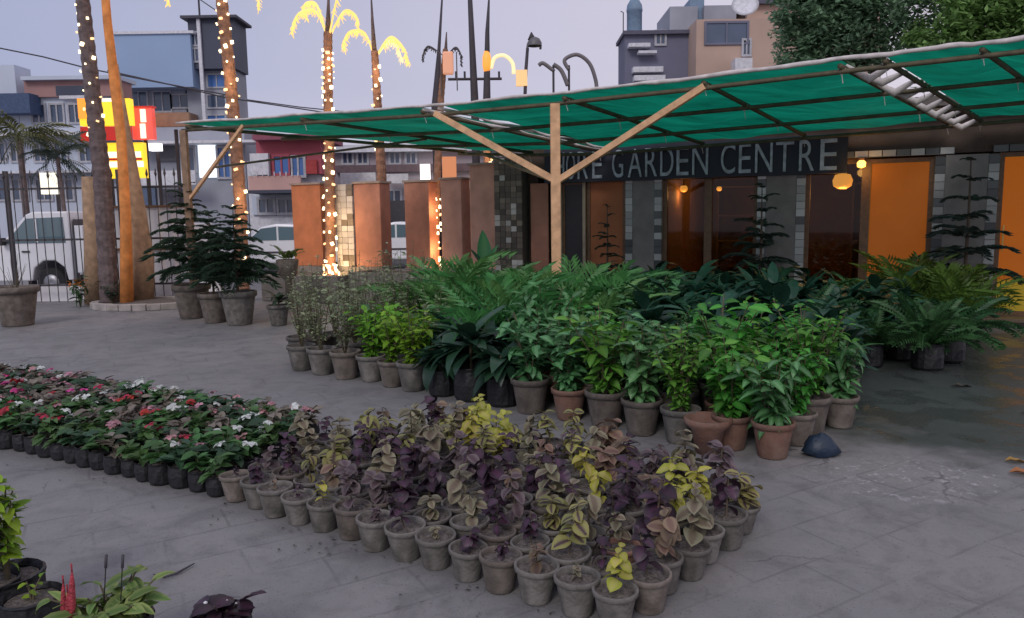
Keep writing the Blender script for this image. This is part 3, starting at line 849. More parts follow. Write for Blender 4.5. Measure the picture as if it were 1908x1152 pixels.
# ================================================================== ORANGE PILLARS ALONG THE LEFT EXTENSION OF THE WALL LINE
def wall_box_thing(pa, pb, z0, z1, d, name, label, cat, m, group=None, cap=True, base=True):
    xa, xb = wx(pa), wx(pb); t = thing(name, label, cat, BW((xa + xb) / 2, 0, 0), BA, group)
    w = xb - xa
    mb = MB(); mb.box((0, d / 2, (z0 + z1) / 2), (w, d, z1 - z0)); mb.build('panel', m, t, bevel=.01)
    if base: mb = MB(); mb.box((0, d / 2, z0 / 2), (w + .06, d + .06, z0 - .004)); mb.build('base', M_grey, t)
    if cap: mb = MB(); mb.box((0, d / 2, z1 + .02), (w + .05, d + .05, .04)); mb.build('cap', mat('pillar_cap', (0.3, 0.24, 0.2), .8), t)
    return t
grp = 'orange pillars along the street side'
M_pan3 = mat('sunfaded_pink_panel', (0.60, 0.33, 0.25), .85, noise=.2, nscale=4, stain=(0.45, 0.27, 0.22), stain_scale=2, bump=.2)
wall_box_thing(549, 602, .62, 2.27, .35, 'orange_pillar', 'bright orange pillar left of the brightly wrapped palm trunk', 'pillar', mat('bright_orange_panel', (0.50, 0.18, 0.08), .8, noise=.2, nscale=3, stain=(0.55, 0.20, 0.09), stain_scale=2, bump=.2), grp)
wall_box_thing(664, 712, .62, 2.25, .35, 'orange_pillar', 'orange brown pillar beside the plain dark palm trunk', 'pillar', M_pan2, grp)
wall_box_thing(757, 802, .62, 2.24, .35, 'orange_pillar', 'salmon orange pillar with bulb wrapped post at its right edge', 'pillar', M_pan2, grp)
wall_box_thing(824, 862, .62, 2.26, .35, 'orange_pillar', 'dusty pink pillar with a narrow grey strip on its right', 'pillar', M_pan3, grp)
wall_box_thing(878, 924, .62, 2.50, .35, 'orange_pillar', 'tall pinkish pillar against the dark mosaic column', 'pillar', M_pan3, grp)
mc = wall_box_thing(630, 663, .62, 2.25, .3, 'mosaic_column', 'pale speckled mosaic column between two orange pillars', 'pillar', mat('white_grout', (0.3, 0.3, 0.3), .9), cap=False)
w_ = wx(663) - wx(630)
for i in range(3):
    for j in range(14):
        inst('tile', TM[2] if rnd.random() < .7 else TM[1], mc, (-w_ / 2 + w_ / 3 * (i + .5), -.01, .62 + 1.63 / 14 * (j + .5)), (0, 0, 0), (w_ / 3 * .93, .04 + U(0, .02), 1.63 / 14 * .92))
# low planters and kerbs in front of them
M_conc = mat('planter_concrete', (0.20, 0.185, 0.17), .9, noise=.25, nscale=5, bump=.4, stain=(0.11, 0.11, 0.09), stain_scale=2)
M_conc2 = mat('pale_kerb_concrete', (0.36, 0.33, 0.31), .9, noise=.25, nscale=5, bump=.4, stain=(0.2, 0.18, 0.16), stain_scale=2)
def planter(pa, pb, yy, h, dep, label, m=M_conc, soil=True):
    xa, xb = wx(pa), wx(pb); t = thing('planter', label, 'planter', BW((xa + xb) / 2, yy, 0), BA, 'low concrete planters along the wall')
    w = xb - xa; k = .09; mb = MB()
    mb.box((0, 0, h / 2), (w, k, h)); mb.box((0, dep, h / 2), (w, k, h)); mb.box((-w / 2 + k / 2, dep / 2, h / 2 - .002), (k, dep - k, h - .004)); mb.box((w / 2 - k / 2, dep / 2, h / 2 - .002), (k, dep - k, h - .004))
    mb.build('wall', m, t, bevel=.012)
    mb = MB(); mb.box((0, dep / 2, h * .44), (w - 2 * k, dep - k, h * .86)); mb.build('soil', M_soil, t)
    return t
planter(552, 690, -1.0, .52, .9, 'dark low concrete planter at the foot of the lit palm trunk')
planter(694, 845, -.75, .58, .65, 'low concrete planter below the salmon orange pillar', M_conc)
planter(850, 975, -.6, .50, .5, 'low stone planter in front of the dark mosaic column', M_conc2)

# ================================================================== LIGHT PALMS
M_trunk = mat('palm_trunk', (0.24, 0.13, 0.085), .9, noise=.35, nscale=10, bump=.9, bscale=18)
M_trunkd = mat('dark_palm_trunk', (0.13, 0.10, 0.10), .9, noise=.35, nscale=10, bump=.9, bscale=18)
M_bulb = emis('warm_bulb', (1.0, .80, .50), 2.6)
M_tubeY = emis('yellow_light_tube', (1.0, .66, .20), .92)
M_tubeP = emis('pale_yellow_light_tube', (1.0, .80, .45), .8)
M_tubeD = mat('unlit_tube', (0.10, 0.09, 0.095), .6)
bmesh_ = MB(); bmesh_.box((0, 0, 0), (.042, .026, .048)); BULB = proto(bmesh_, 'bulb', M_bulb)
bmesh_ = MB(); bmesh_.box((0, 0, 0), (.05, .026, .03)); BULB2 = proto(bmesh_, 'bulb', emis('amber_bulb', (1.0, .62, .30), 1.5))
def ringed_trunk(t, pts, r0, r1, m, rings=True):
    mb = MB(); P = []; rad = []
    n = 70
    for i in range(n + 1):
        s_ = i / n * (len(pts) - 1); k = min(int(s_), len(pts) - 2); f_ = s_ - k
        P.append(Vector(pts[k]).lerp(Vector(pts[k + 1]), f_)); q = r0 + (r1 - r0) * i / n
        rad.append(q * (1.05 if i % 2 else .95) * (1 + (.25 * max(0, 1 - i / 8))))
    mb.tube(P, rad, 12); return mb.build('trunk', m, t, False), P, rad
def light_palm(base_px, Y, pts_px, r0, r1, label, bulbs, fronds=(), tube=M_tubeY, m=M_trunk, tr=.065, brange=(0, 1), spike=None, grp='light wrapped palms', z0=0.0, glow=(), gpow=9):
    P = [D(px, py, Y) for px, py in pts_px]
    base = Vector((P[0].x, P[0].y, z0)); t = thing('palm_tree', label, 'palm tree', base, 0, grp)
    loc = [Vector((P[0].x, P[0].y, z0)) - base] + [p - base for p in P]
    _, path, rad = ringed_trunk(t, loc, r0, r1, m)
    for i in range(bulbs):
        s_ = brange[0] + (brange[1] - brange[0]) * (i + .5) / bulbs; k = int(s_ * (len(path) - 1)); p = path[k]
        a = -math.pi / 2 + (i * 1.15) % 3.6 - 1.8 + rnd.uniform(-.2, .2); r = rad[k] * 1.05 + .012
        inst('bulb', BULB if rnd.random() < .65 else BULB2, t, (p.x + math.cos(a) * r, p.y + math.sin(a) * r, p.z), (rnd.uniform(-.4, .4), rnd.uniform(-.4, .4), a + 1.57), rnd.uniform(.55, 1.5))
    for q in glow:
        k = int(q * (len(path) - 1)); ld = bpy.data.lights.new('string_light', 'POINT'); ld.energy = gpow; ld.color = (1, .62, .30); ld.shadow_soft_size = .15
        lo = bpy.data.objects.new('string_light', ld); C.objects.link(lo); lo.parent = t; lo.location = path[k] + Vector((.12, -.36, 0))
    top = path[-1]
    for fr in fronds:
        q = [D(px, py, Y + fr[0]) - base for px, py in fr[1]]
        q = [top - Vector((0, 0, .15))] + q if fr[2] else q
        # smooth the polyline
        S = []
        for i in range(len(q) - 1):
            p0 = q[max(i - 1, 0)]; p1 = q[i]; p2 = q[i + 1]; p3 = q[min(i + 2, len(q) - 1)]
            for k in range(5):
                u = k / 5; S.append(.5 * ((2 * p1) + (p2 - p0) * u + (2 * p0 - 5 * p1 + 4 * p2 - p3) * u * u + (3 * p1 - p0 - 3 * p2 + p3) * u ** 3))
        S.append(q[-1]); mb = MB(); mb.tube(S, [tr * (.30 if i else .5) for i in range(len(S))], 6)
        for i in range(3 if fr[2] else 0, len(S) - 1):
            for q_ in range(7):
                p_ = S[i].lerp(S[i + 1], q_ / 7); ln = tr * rnd.uniform(1.2, 2.6) * (1.1 - .4 * i / len(S)); dx_ = rnd.uniform(-.6, .6)
                e_ = p_ + Vector((dx_ * ln, rnd.uniform(-.6, .6) * ln, -ln * rnd.uniform(.5, 1))); mb.tube([p_, e_], [.011, .006], 3, False)
        mb.build('frond', fr[3] if len(fr) > 3 else tube, t, True)
    if spike:
        q = [D(px, py, Y) - base for px, py in spike]; mb = MB(); mb.tube([top - Vector((0, 0, .1))] + q, [r1 * .8] + [.03] * (len(q) - 1) + [.01], 7); mb.build('spike', M_trunkd, t, True)
    return t
# leftmost trunk in the round kerb
P1 = G(206, 575)
light_palm(206, P1.y + .35, [(205, 560), (190, 330), (172, 170), (154, 0), (148, -130)], .185, .10, 'tall dark palm trunk with scattered bulbs at the far left, standing in the round kerb', 34, m=M_trunkd, brange=(.50, .98), grp=None)
# trunk beside it, the orange light on it painted into its colour
M_orp = mat('orange_light_tinted_trunk', (0.72, 0.27, 0.07), .8, noise=.3, nscale=6, bump=.5)
Y2 = P1.y + .15
def smooth(q, n=6):
    S = []
    for i in range(len(q) - 1):
        p0 = q[max(i - 1, 0)]; p1 = q[i]; p2 = q[i + 1]; p3 = q[min(i + 2, len(q) - 1)]
        for k in range(n):
            u = k / n; S.append(.5 * ((2 * p1) + (p2 - p0) * u + (2 * p0 - 5 * p1 + 4 * p2 - p3) * u * u + (3 * p1 - p0 - 3 * p2 + p3) * u ** 3))
    return S + [q[-1]]
def plain_trunk(name, Y, pts_px, rads, label, cat, m, z0=0):
    P = [D(px, py, Y) for px, py in pts_px]; b = Vector((P[0].x, P[0].y, z0)); t = thing(name, label, cat, b)
    mb = MB(); mb.tube([Vector((0, 0, 0))] + [p - b for p in P[1:]], rads, 12); mb.build('trunk', m, t, True); return t
plain_trunk('palm_tree', Y2, [(236, 566), (234, 400), (226, 260), (213, 150), (200, 40), (192, -60)], [.12, .092, .085, .085, .072, .065], 'smooth orange lit palm trunk rising past the glowing yellow signs', 'palm tree', M_orp)
plain_trunk('tree', Y2 + .5, [(262, 560), (264, 480), (252, 360), (232, 230), (216, 120)], [.24, .22, .13, .08, .04], 'tan swollen tree trunk leaning behind the smooth orange palm trunk', 'tree', mat('tan_bark', (0.36, 0.24, 0.15), .9, noise=.3, nscale=7, bump=.6))
plain_trunk('tree', Y2 + .7, [(180, 560), (178, 440), (170, 330)], [.22, .20, .17], 'short tan tree stump behind the dark palm trunk at far left', 'tree', mat('tan_bark', (0, 0, 0)))
# round kerb bed
t = thing('tree_bed', 'round grey kerb bed holding the palm trunks at the left', 'planter', (G(225, 585).x, P1.y + .3, 0))
mb = MB(); N = 26
for i in range(N):
    a = 6.283 * i / N; mb.box((1.0 * math.cos(a), .68 * math.sin(a), .055), (.235, .14, .11 + .006 * (i % 3)), (0, 0, math.atan2(.68 * math.cos(a), -1.0 * math.sin(a))))
mb.build('kerb', M_conc2, t, bevel=.01)
mb = MB(); mb.lathe([(.9, .06), (.5, .10), (.001, .11)], 20); o = mb.build('soil', M_soil, t, True); o.scale = (1, .68, 1)
YP2 = 14.6
light_palm(452, YP2, [(452, 520), (448, 380), (436, 220), (424, 100), (413, 0), (408, -70)], .125, .105, 'leaning palm trunk wrapped in bulbs in front of the grey tower', 52, [(0, [(350, -90), (318, -30), (313, 8)], True), (0, [(455, -95), (478, -40), (482, 16)], True)], brange=(.18, .97), tr=.065, glow=(.35, .6, .9), gpow=8)
YP = 15.0
light_palm(614, YP, [(616, 492), (614, 300), (611, 160), (611, 60)], .115, .085, 'palm trunk densely wrapped in white bulbs with the largest glowing yellow arched fronds', 86,
           [(0, [(590, 22), (562, 22), (548, 40), (544, 60)], True), (.3, [(592, 12), (575, 4), (566, 14), (572, 34)], True), (0, [(640, 22), (662, 28), (667, 50)], True), (-.3, [(630, -12), (640, -30)], True)], brange=(.02, .93), z0=.45, glow=(.06, .2, .36, .62, .85), gpow=11, spike=[(612, 10), (613, -30)])
light_palm(712, YP + .2, [(716, 492), (711, 330), (704, 200), (698, 95)], .125, .07, 'dark based palm trunk with smaller glowing yellow arched fronds and thin tall spike', 16,
           [(0, [(680, 62), (655, 58), (643, 72), (641, 92)], True), (0, [(725, 70), (745, 80), (756, 100), (760, 120)], True), (.2, [(728, 74), (742, 92), (748, 112)], True, M_tubeP)], brange=(.60, .95), z0=.45, glow=(.9,), gpow=8, spike=[(694, 40), (691, -20)])
light_palm(812, 14.6, [(810, 480), (812, 400), (816, 300), (822, 180), (830, 92)], .10, .05, 'slim trunk wrapped in warm bulbs behind the canopy beside the salmon pillar', 40,
           [(0, [(800, 86), (790, 98), (787, 112)], True), (0, [(848, 88), (858, 100), (860, 122)], True)], tube=M_tubeD, brange=(.03, .5), z0=.45, glow=(.08, .25, .42), gpow=9, tr=.035, spike=[(832, 60)])
light_palm(908, 14.2, [(912, 480), (910, 380), (907, 280)], .085, .07, 'short post wrapped in warm bulbs against the tall pinkish pillar', 26, brange=(.03, .97), z0=.45, glow=(.2, .6, .95), gpow=9, m=M_trunk)
t = thing('lantern', 'soft orange lit lantern box on the dark drooping light palm', 'lantern', D(835, 118, 14.5))
mb = MB(); mb.box((0, 0, 0), (.2, .1, .42)); mb.build('lantern_body', emis('soft_orange_box', (1, .48, .30), .34), t, bevel=.03); mb = MB(); mb.tube([(-.14, 0, .2), (-.14, 0, -.6)], .012, 6); mb.tube([(.16, 0, .2), (.16, 0, -.5)], .012, 6); mb.build('cable', M_tubeD, t)
# tall far poles above the canopy
def pole(pts, Y, rads, name, label, cat, m=M_tubeD, grp=None):
    P = [D(px, py, Y) for px, py in pts]; b = Vector((P[-1].x, P[-1].y, 0)); t = thing(name, label, cat, b, 0, grp)
    mb = MB(); mb.tube([Vector((0, 0, 0))] + [p - b for p in reversed(P)], [rads[-1]] + list(reversed(rads)), 8); mb.build('pole', m, t, True); return t, b
M_pole = mat('dark_pole', (0.05, 0.045, 0.055), .7)
pole([(826, -40), (818, 90), (812, 200)], 19, [.015, .04, .11], 'slim_pole', 'tapering dark pole left of the thick one above the canopy edge', 'pole', M_pole)
t, b = pole([(874, -40), (880, 90), (885, 200)], 19, [.05, .075, .10], 'utility_pole', 'thick dark utility pole with a crossarm above the canopy', 'pole', M_pole)
mb = MB(); a, c = D(835, 148, 19) - b, D(935, 147, 19) - b; mb.tube([a, c], .035, 6)
for px in (850, 866, 930): q = D(px, 146, 19) - b; mb.tube([q, q + Vector((0, 0, .16))], .03, 6)
mb.build('crossarm', M_pole, t)
t, b = pole([(912, -20), (908, 60), (907, 190)], 18, [.012, .05, .09], 'light_pole', 'dark pole with a glowing orange collar above the canopy', 'pole', M_pole)
mb = MB(); p, q = D(907, 96, 18) - b, D(907, 134, 18) - b; mb.tube([p, p.lerp(q, .3), q.lerp(p, .3), q], [.06, .10, .10, .07], 12); mb.build('glowing_collar', emis('orange_collar_glow', (1, .36, .06), .9), t, True)
mb = MB(); mb.tube(smooth([D(915, 128, 18) - b, D(922, 108, 18) - b, D(940, 104, 18) - b, D(955, 118, 18) - b, D(957, 138, 18) - b]), .045, 7); mb.build('light_arm', M_tubeP, t, True)
t, b = pole([(983, 90), (980, 130), (978, 185)], 18, [.035, .04, .04], 'street_lamp', 'hooded street lamp on slim pole with small lit box, right of the orange collar pole', 'street lamp', M_pole)
mb = MB(); mb.tube(smooth([D(982, 110, 18) - b, D(984, 82, 18) - b, D(995, 72, 18) - b, D(1006, 80, 18) - b, D(1007, 92, 18) - b]), .028, 8); hc = D(996, 86, 18) - b; mb.lathe([(.17, 0), (.165, .08), (.12, .16), (.04, .2), (.001, .21)], 14, hc); mb.build('hood', mat('hood_metal', (0.12, 0.12, 0.13), .5), t, True)
mb = MB(); mb.tube([D(991, 74, 18) - b, D(990, 60, 18) - b], [.1, .01], 8); mb.build('finial', M_pole, t, True)
mb = MB(); q = D(972, 146, 18) - b; mb.box(q, (.26, .12, .36)); mb.build('lit_box', emis('small_yellow_box', (1, .62, .28), .6), t)
for k, (bx, pts, lab) in enumerate(((1031, [(1029, 130), (1012, 118), (1004, 122)], 'thin pole with small drooping dark arch behind the timber post top'),
                                    (1060, [(1052, 112), (1075, 102), (1098, 118), (1110, 150), (1112, 175)], 'far unlit arched frame curving down to the canopy edge'),)):
    P = D(bx, 190, 20); t = thing('unlit_arch_frame', lab, 'arch', (P.x, P.y, 0))
    mb = MB(); mb.tube([(0, 0, 0), D(bx, 122, 20) - Vector((P.x, P.y, 0))], .03, 7); mb.build('pole', M_pole, t)
    q = [D(bx, 130, 20)] + [D(x, y, 20) for x, y in pts]
    mb = MB(); q = smooth(q); mb.tube([p - Vector((P.x, P.y, 0)) for p in q], [.05] * len(q), 8); mb.build('arch', mat('grey_arch', (0.16, 0.15, 0.16), .7), t, True)
    if k == 0:
        mb = MB(); mb.tube(smooth([D(x, y, 20) - Vector((P.x, P.y, 0)) for x, y in ((1031, 120), (1046, 132), (1058, 160))]), .055, 8); mb.build('arch', MATS['grey_arch'], t, True)

# ================================================================== FENCE, TRUCK, CARS
FY = 14.9
M_iron = mat('dark_iron', (0.07, 0.065, 0.07), .5, .3)
fl, fr_ = D(-60, 500, FY).x, D(352, 500, FY).x
t = thing('iron_fence', 'dark iron picket fence with spear tips along the street at left', 'fence', (fl, FY, 0))
pk = MB(); pk.tube([(0, 0, .02), (0, 0, 2.45)], .009, 6); pk.tube([(0, 0, 2.45), (0, 0, 2.50), (0, 0, 2.62)], [.012, .026, .002], 6); PK = proto(pk, 'picket', M_iron)
nP = int((fr_ - fl) / .175)
for i in range(nP): inst('picket', PK, t, (i * .175, 0, rnd.uniform(-.01, .01)), (0, rnd.uniform(-.006, .006), 0))
for z in (.35, 1.25, 2.25):
    mb = MB(); mb.box(((fr_ - fl) / 2, .022, z), (fr_ - fl, .02, .04)); mb.build('rail', M_iron, t)
for x in (0.9, 3.1):
    mb = MB(); mb.box((x, .04, 1.3), (.07, .07, 2.6)); mb.build('post', M_iron, t)
# low white wall behind the fence
M_wh = mat('white_painted_sheet', (0.78, 0.78, 0.82), .7, noise=.12, nscale=3, stain=(0.45, 0.43, 0.44), stain_scale=1.5)
t = thing('low_wall', 'low white painted wall behind the iron fence', 'wall', (fl, FY + .35, 0))
mb = MB(); mb.box(((fr_ - fl) / 2 + .2, 0, .17), (fr_ - fl + .6, .12, .34)); mb.build('wall_body', M_wh, t)
gx0, gx1 = D(146, 480, FY).x, D(346, 480, FY).x
t = thing('sheet_gate', 'white painted ribbed sheet gate behind the iron fence, right of the pickup truck', 'gate', (gx0, FY + .55, 0))
mb = MB(); mb.box(((gx1 - gx0) / 2, 0, 1.02), (gx1 - gx0, .03, 1.75)); mb.build('sheet', M_wh, t)
k = 0
while .1 + k * .26 < gx1 - gx0:
    mb = MB(); mb.box((.1 + k * .26, -.03, 1.02), (.05, .03, 1.74)); mb.build('rib', M_wh, t); k += 1
for z in (.16, 1.02, 1.88):
    mb = MB(); mb.box(((gx1 - gx0) / 2, -.06, z), (gx1 - gx0, .03, .05)); mb.build('rail', M_wood, t)
# small white pickup behind the fence
def outline_prism(mb, prof, y0, y1, inset=0.0):
    n = len(prof); v = [(x, y0, z) for x, z in prof] + [(x, y1, z) for x, z in prof]
    f = [tuple(range(n)), tuple(reversed(range(n, 2 * n)))] + [(i, i + n, (i + 1) % n + n, (i + 1) % n) for i in range(n)]
    mb.add(v, f)
M_carw = mat('white_car_paint', (0.78, 0.80, 0.84), .3, noise=.04, nscale=2)
M_cglass = mat('car_window_glass', (0.10, 0.17, 0.20), .08, noise=0, spec=.9)
M_tyre = mat('tyre_rubber', (0.02, 0.02, 0.022), .8)
M_rim = mat('steel_rim', (0.35, 0.35, 0.37), .4, .7)
def wheel(parent, x, y, r=.31, w=.2):
    mb = MB(); mb.lathe([(.001, -w / 2), (r * .6, -w / 2), (r * .95, -w / 2), (r, -w / 3), (r, w / 3), (r * .95, w / 2), (r * .6, w / 2), (.001, w / 2)], 24)
    o = mb.build('wheel', M_tyre, parent, False); o.rotation_euler = (R(90), 0, 0); o.location = (x, y, r)
    mb = MB(); mb.lathe([(.001, w / 2 + .008), (r * .2, w / 2 + .02), (r * .55, w / 2 + .004), (r * .58, w / 2 - .02)], 16); mb.build('rim', M_rim, o, True)
TY = 16.1
tx = D(138, 480, TY).x
t = thing('pickup_truck', 'small white pickup truck with bluish windscreen parked behind the iron fence', 'truck', (tx, TY, 0))
mb = MB(); outline_prism(mb, [(-2.35, .35), (-2.4, .62), (-2.25, .92), (-1.55, 1.12), (-.95, 1.76), (-.8, 1.82), (-.06, 1.82), (-.03, 1.1), (-.03, .35), (-.15, .35), (-.2, .62), (-.4, .78), (-.65, .78), (-.86, .62), (-.92, .35)], -.02, 1.5)
mb.build('cab', M_carw, t, bevel=.03)
mb = MB(); outline_prism(mb, [(-1.42, 1.16), (-.93, 1.68), (-.16, 1.70), (-.14, 1.16)], -.035, -.018); wn_ = mb.build('side_window', M_cglass, t)
mb = MB(); outline_prism(mb, [(-1.57, 1.15), (-.99, 1.74), (-.975, 1.73), (-1.55, 1.13)], .08, 1.4); mb.build('windscreen', M_cglass, t)
mb = MB(); mb.box((-.74, -.03, 1.42), (.05, .025, .5)); mb.build('pillar_trim', M_carw, t)
mb = MB(); mb.box((-1.0, -.03, .98), (.16, .03, .035)); mb.build('door_handle', M_iron, t)
mb = MB(); mb.box((-1.42, -.12, 1.2), (.1, .14, .16)); mb.build('wing_mirror', M_tyre, t, bevel=.02)
mb = MB(); mb.box((-2.33, .15, .72), (.1, .3, .16)); mb.build('headlight', mat('headlight_lens', (0.5, 0.5, 0.5), .15), t, bevel=.02)
mb = MB(); mb.box((.02, .74, 1.0), (.07, 1.3, 1.3)); mb.build('cab_gap_frame', M_iron, t)
mb = MB(); mb.box((1.25, -.04, 1.02), (2.3, .06, 1.0)); mb.box((1.25, 1.5, 1.02), (2.3, .06, 1.0)); mb.box((.13, .73, 1.02), (.06, 1.46, .99)); mb.box((2.37, .73, 1.02), (.06, 1.46, .99)); mb.box((1.25, .73, .5), (2.3, 1.46, .06)); bed = mb.build('cargo_bed', M_carw, t)
for i in range(8):
    mb = MB(); mb.box((.3 + i * .27, -.085, 1.02), (.035, .03, .96)); mb.build('rib', mat('bed_rib_paint', (0.5, 0.5, 0.55), .4), bed)
mb = MB(); mb.box((.4, .7, .42), (3.6, .9, .12)); mb.build('chassis', M_iron, t)
for x in (-.53, 1.75):
    wheel(t, x, .10); wheel(t, x, 1.4)
# saloon cars further down the street
def small_car(px, Y, label, sc_=1.0, rz=0.0, L=3.6):
    P = D(px, 480, Y); t = thing('parked_car', label, 'car', (P.x, Y, 0), rz, 'white cars parked across the street')
    mb = MB(); outline_prism(mb, [(-L / 2, .3), (-L / 2 - .05, .6), (-L / 2 + .1, .82), (-L * .27, .95), (-L * .14, 1.36), (-.05, 1.44), (L * .22, 1.40), (L * .36, .98), (L / 2 - .02, .9), (L / 2 + .03, .6), (L / 2, .3), (L * .40, .3), (L * .38, .5), (L * .31, .6), (L * .24, .5), (L * .22, .3), (-L * .22, .3), (-L * .24, .5), (-L * .31, .6), (-L * .38, .5), (-L * .40, .3)], 0, 1.55)
    mb.build('body', M_carw, t, bevel=.05)
    mb = MB(); outline_prism(mb, [(-L * .24, .97), (-L * .135, 1.31), (-.04, 1.36), (-.04, .97)], -.014, .01); mb.build('window', M_cglass, t)
    mb = MB(); outline_prism(mb, [(.02, .97), (.02, 1.36), (L * .2, 1.33), (L * .29, .98)], -.014, .01); mb.build('window', M_cglass, t)
    mb = MB(); mb.box((L / 2 + .0, .2, .7), (.08, .25, .12)); mb.build('headlight', MATS['headlight_lens'], t)
    mb = MB(); mb.box((0, -.012, .62), (L * .5, .02, .05)); mb.build('side_moulding', M_iron, t)
    for x in (-L * .31, L * .31): wheel(t, x, .1, .29); wheel(t, x, 1.45, .29)
    return t
small_car(520, 22.0, 'white saloon car left of the bright orange pillar')
small_car(740, 23.0, 'white hatchback seen between the orange pillars', L=3.3)
small_car(60, 24.5, 'white car far behind the pickup truck', L=3.5)

# ================================================================== BACKGROUND BUILDINGS
M_white = mat('bluish_white_wall', (0.52, 0.58, 0.68), .85, noise=.08, nscale=.4, stain=(0.42, 0.48, 0.58), stain_scale=.25)
M_blue = mat('pale_blue_cladding', (0.27, 0.38, 0.56), .7, noise=.08, nscale=.3)
M_dkbl = mat('dark_slate_panel', (0.045, 0.055, 0.09), .6, noise=.2, nscale=.6)
M_gb = mat('grey_blue_wall', (0.34, 0.36, 0.42), .85, noise=.15, nscale=.5, stain=(0.24, 0.26, 0.31), stain_scale=.3)
M_red = mat('maroon_wall', (0.36, 0.08, 0.11), .8, noise=.2, nscale=.8)
M_redb = mat('dusty_red_wall', (0.34, 0.20, 0.19), .9, noise=.15, nscale=.7)
M_pink = mat('pinkish_wall', (0.52, 0.33, 0.30), .9, noise=.15, nscale=.8)
M_beige = mat('mauve_beige_wall', (0.50, 0.36, 0.29), .9, noise=.12, nscale=.4, stain=(0.40, 0.29, 0.25), stain_scale=.25)
M_mauve = mat('slate_mauve_wall', (0.15, 0.155, 0.22), .85, noise=.15, nscale=.6)
M_wing = mat('far_window_glass', (0.06, 0.09, 0.15), .15, noise=.3, nscale=.6, spec=.8)
M_wblue = mat('bright_blue_window', (0.06, 0.16, 0.42), .2, noise=.3, nscale=1)
M_wfr = mat('far_window_frame', (0.40, 0.41, 0.45), .7)
M_trim = mat('pale_trim', (0.62, 0.63, 0.68), .8)
class Far:
    """a far building: box parts given by where they stand (distance Y) and the sight lines of their corners"""
    def __init__(s, name, label, Y, px, cat='building', group='buildings across the street'):
        s.Y = Y; P = D(px, 500, Y); s.o = Vector((P.x, Y, 0)); s.t = thing(name, label, cat, s.o, 0, group)
    def box(s, name, pa, pb, ya, yb, m, dy=0.0, dep=6.0, ground=False, parent=None, label=None):
        c = (pa + pb) / 2; yc = (ya + yb) / 2
        x0, x1 = D(pa, yc, s.Y + dy).x, D(pb, yc, s.Y + dy).x
        zt, zb_ = D(c, ya, s.Y + dy).z, (0.0 if ground else D(c, yb, s.Y + dy).z)
        mb = MB(); mb.span(x0, x1, s.Y + dy, s.Y + dy + dep, zb_, zt)
        o = mb.build(name, m, parent or s.t, origin=s.o)
        if label: o['label'] = label
        return o
    def window(s, pa, pb, ya, yb, m=M_wing, dy=0.0, fr=M_wfr):
        o = s.box('window', pa, pb, ya, yb, m, dy - .02, .1)
        c = (pa + pb) / 2; x0, x1 = D(pa, (ya + yb) / 2, s.Y + dy).x, D(pb, (ya + yb) / 2, s.Y + dy).x; zt, zb_ = D(c, ya, s.Y + dy).z, D(c, yb, s.Y + dy).z
        k = .09; y = s.Y + dy - .07; mb = MB()
        mb.span(x0 - k, x0, y, y + .12, zb_ - k, zt + k); mb.span(x1, x1 + k, y, y + .12, zb_ - k, zt + k); mb.span(x0, x1, y + .002, y + .118, zt, zt + k); mb.span(x0, x1, y + .002, y + .118, zb_ - k, zb_)
        mb.span((x0 + x1) / 2 - .03, (x0 + x1) / 2 + .03, y + .003, y + .1, zb_, zt)
        mb.build('frame', fr, o, origin=s.o)
        return o
# tower with blue side
f = Far('tower_building', 'tall grey tower with big pale blue billboard side and dark top', 42, 340)
f.box('body', 356, 448, 62, 500, M_gb, 0, 1.6, True)
f.box('top_panel', 352, 436, 32, 128, M_dkbl, -.6, 2.0)
f.box('roof_slab', 335, 440, 28, 33, mat('roof_dark', (0.08, 0.08, 0.10), .9), -.9, 2.4)
f.box('side_wing', 236, 356, 158, 500, M_gb, .3, 1.2, True)
f.box('blue_billboard', 214, 357, 63, 163, M_blue, -.9, 1.0)
f.box('cornice', 210, 360, 58, 63, M_trim, -1.0, 1.4)
for xx, ya, yb in ((300, 172, 207), (256, 172, 205), (333, 178, 200)): f.window(xx - 12, xx + 18, ya, yb, dy=.3)
for ya in (140, 178, 216, 254): f.window(388, 420, ya, ya + 22, M_wblue if ya in (140, 216) else M_wing)
for ya in (62, 92): f.window(358, 370, ya, ya + 22, dy=-.6)
f.box('balcony', 240, 352, 210, 234, mat('tan_balcony', (0.26, 0.17, 0.12), .9), -1.2, 1.4)
f.box('shaft_trim', 372, 378, 35, 240, M_trim, -.75, .14)
mb = MB(); P = D(372, 30, 42) - f.o; mb.tube([P, P + Vector((0, 0, 2.2))], .05, 6); mb.tube([P + Vector((-1.6, 0, 1.1)), P + Vector((1.2, 0, .9))], .04, 6); mb.tube([P + Vector((-1.3, 0, 1.8)), P + Vector((1.0, 0, .2))], .03, 6); mb.build('antenna', M_pole, f.t)
# far-left pale blocks
f = Far('pale_building', 'pale low building with reddish parapet and blue band at far left', 36, 60)
f.box('upper_block', -30, 44, 121, 500, M_white, 0, 1.2, True)
f.box('red_parapet', 45, 222, 148, 180, M_redb, -.2, 1.2)
f.box('roof_edge', 38, 218, 141, 148, M_white, -.5, 1.8)
f.box('body', 48, 226, 180, 500, M_white, .0, 1.2, True)
f.box('blue_band', -30, 55, 174, 211, mat('deep_blue_band', (0.05, 0.085, 0.17), .7), -.9, .85)
f.box('canopy_board', 110, 160, 178, 184, M_trim, -1.6, 1.5)
f.box('shade', 104, 158, 160, 178, M_dkbl, -.35, .3)
for i, xx in enumerate((62, 96, 130, 205)): f.window(xx, xx + 22, 196, 228)
f.box('ledge', -30, 240, 246, 252, M_trim, -.8, .9)
for i, xx in enumerate((-10, 22, 66, 104, 150, 196)): f.window(xx, xx + 20, 268, 300)
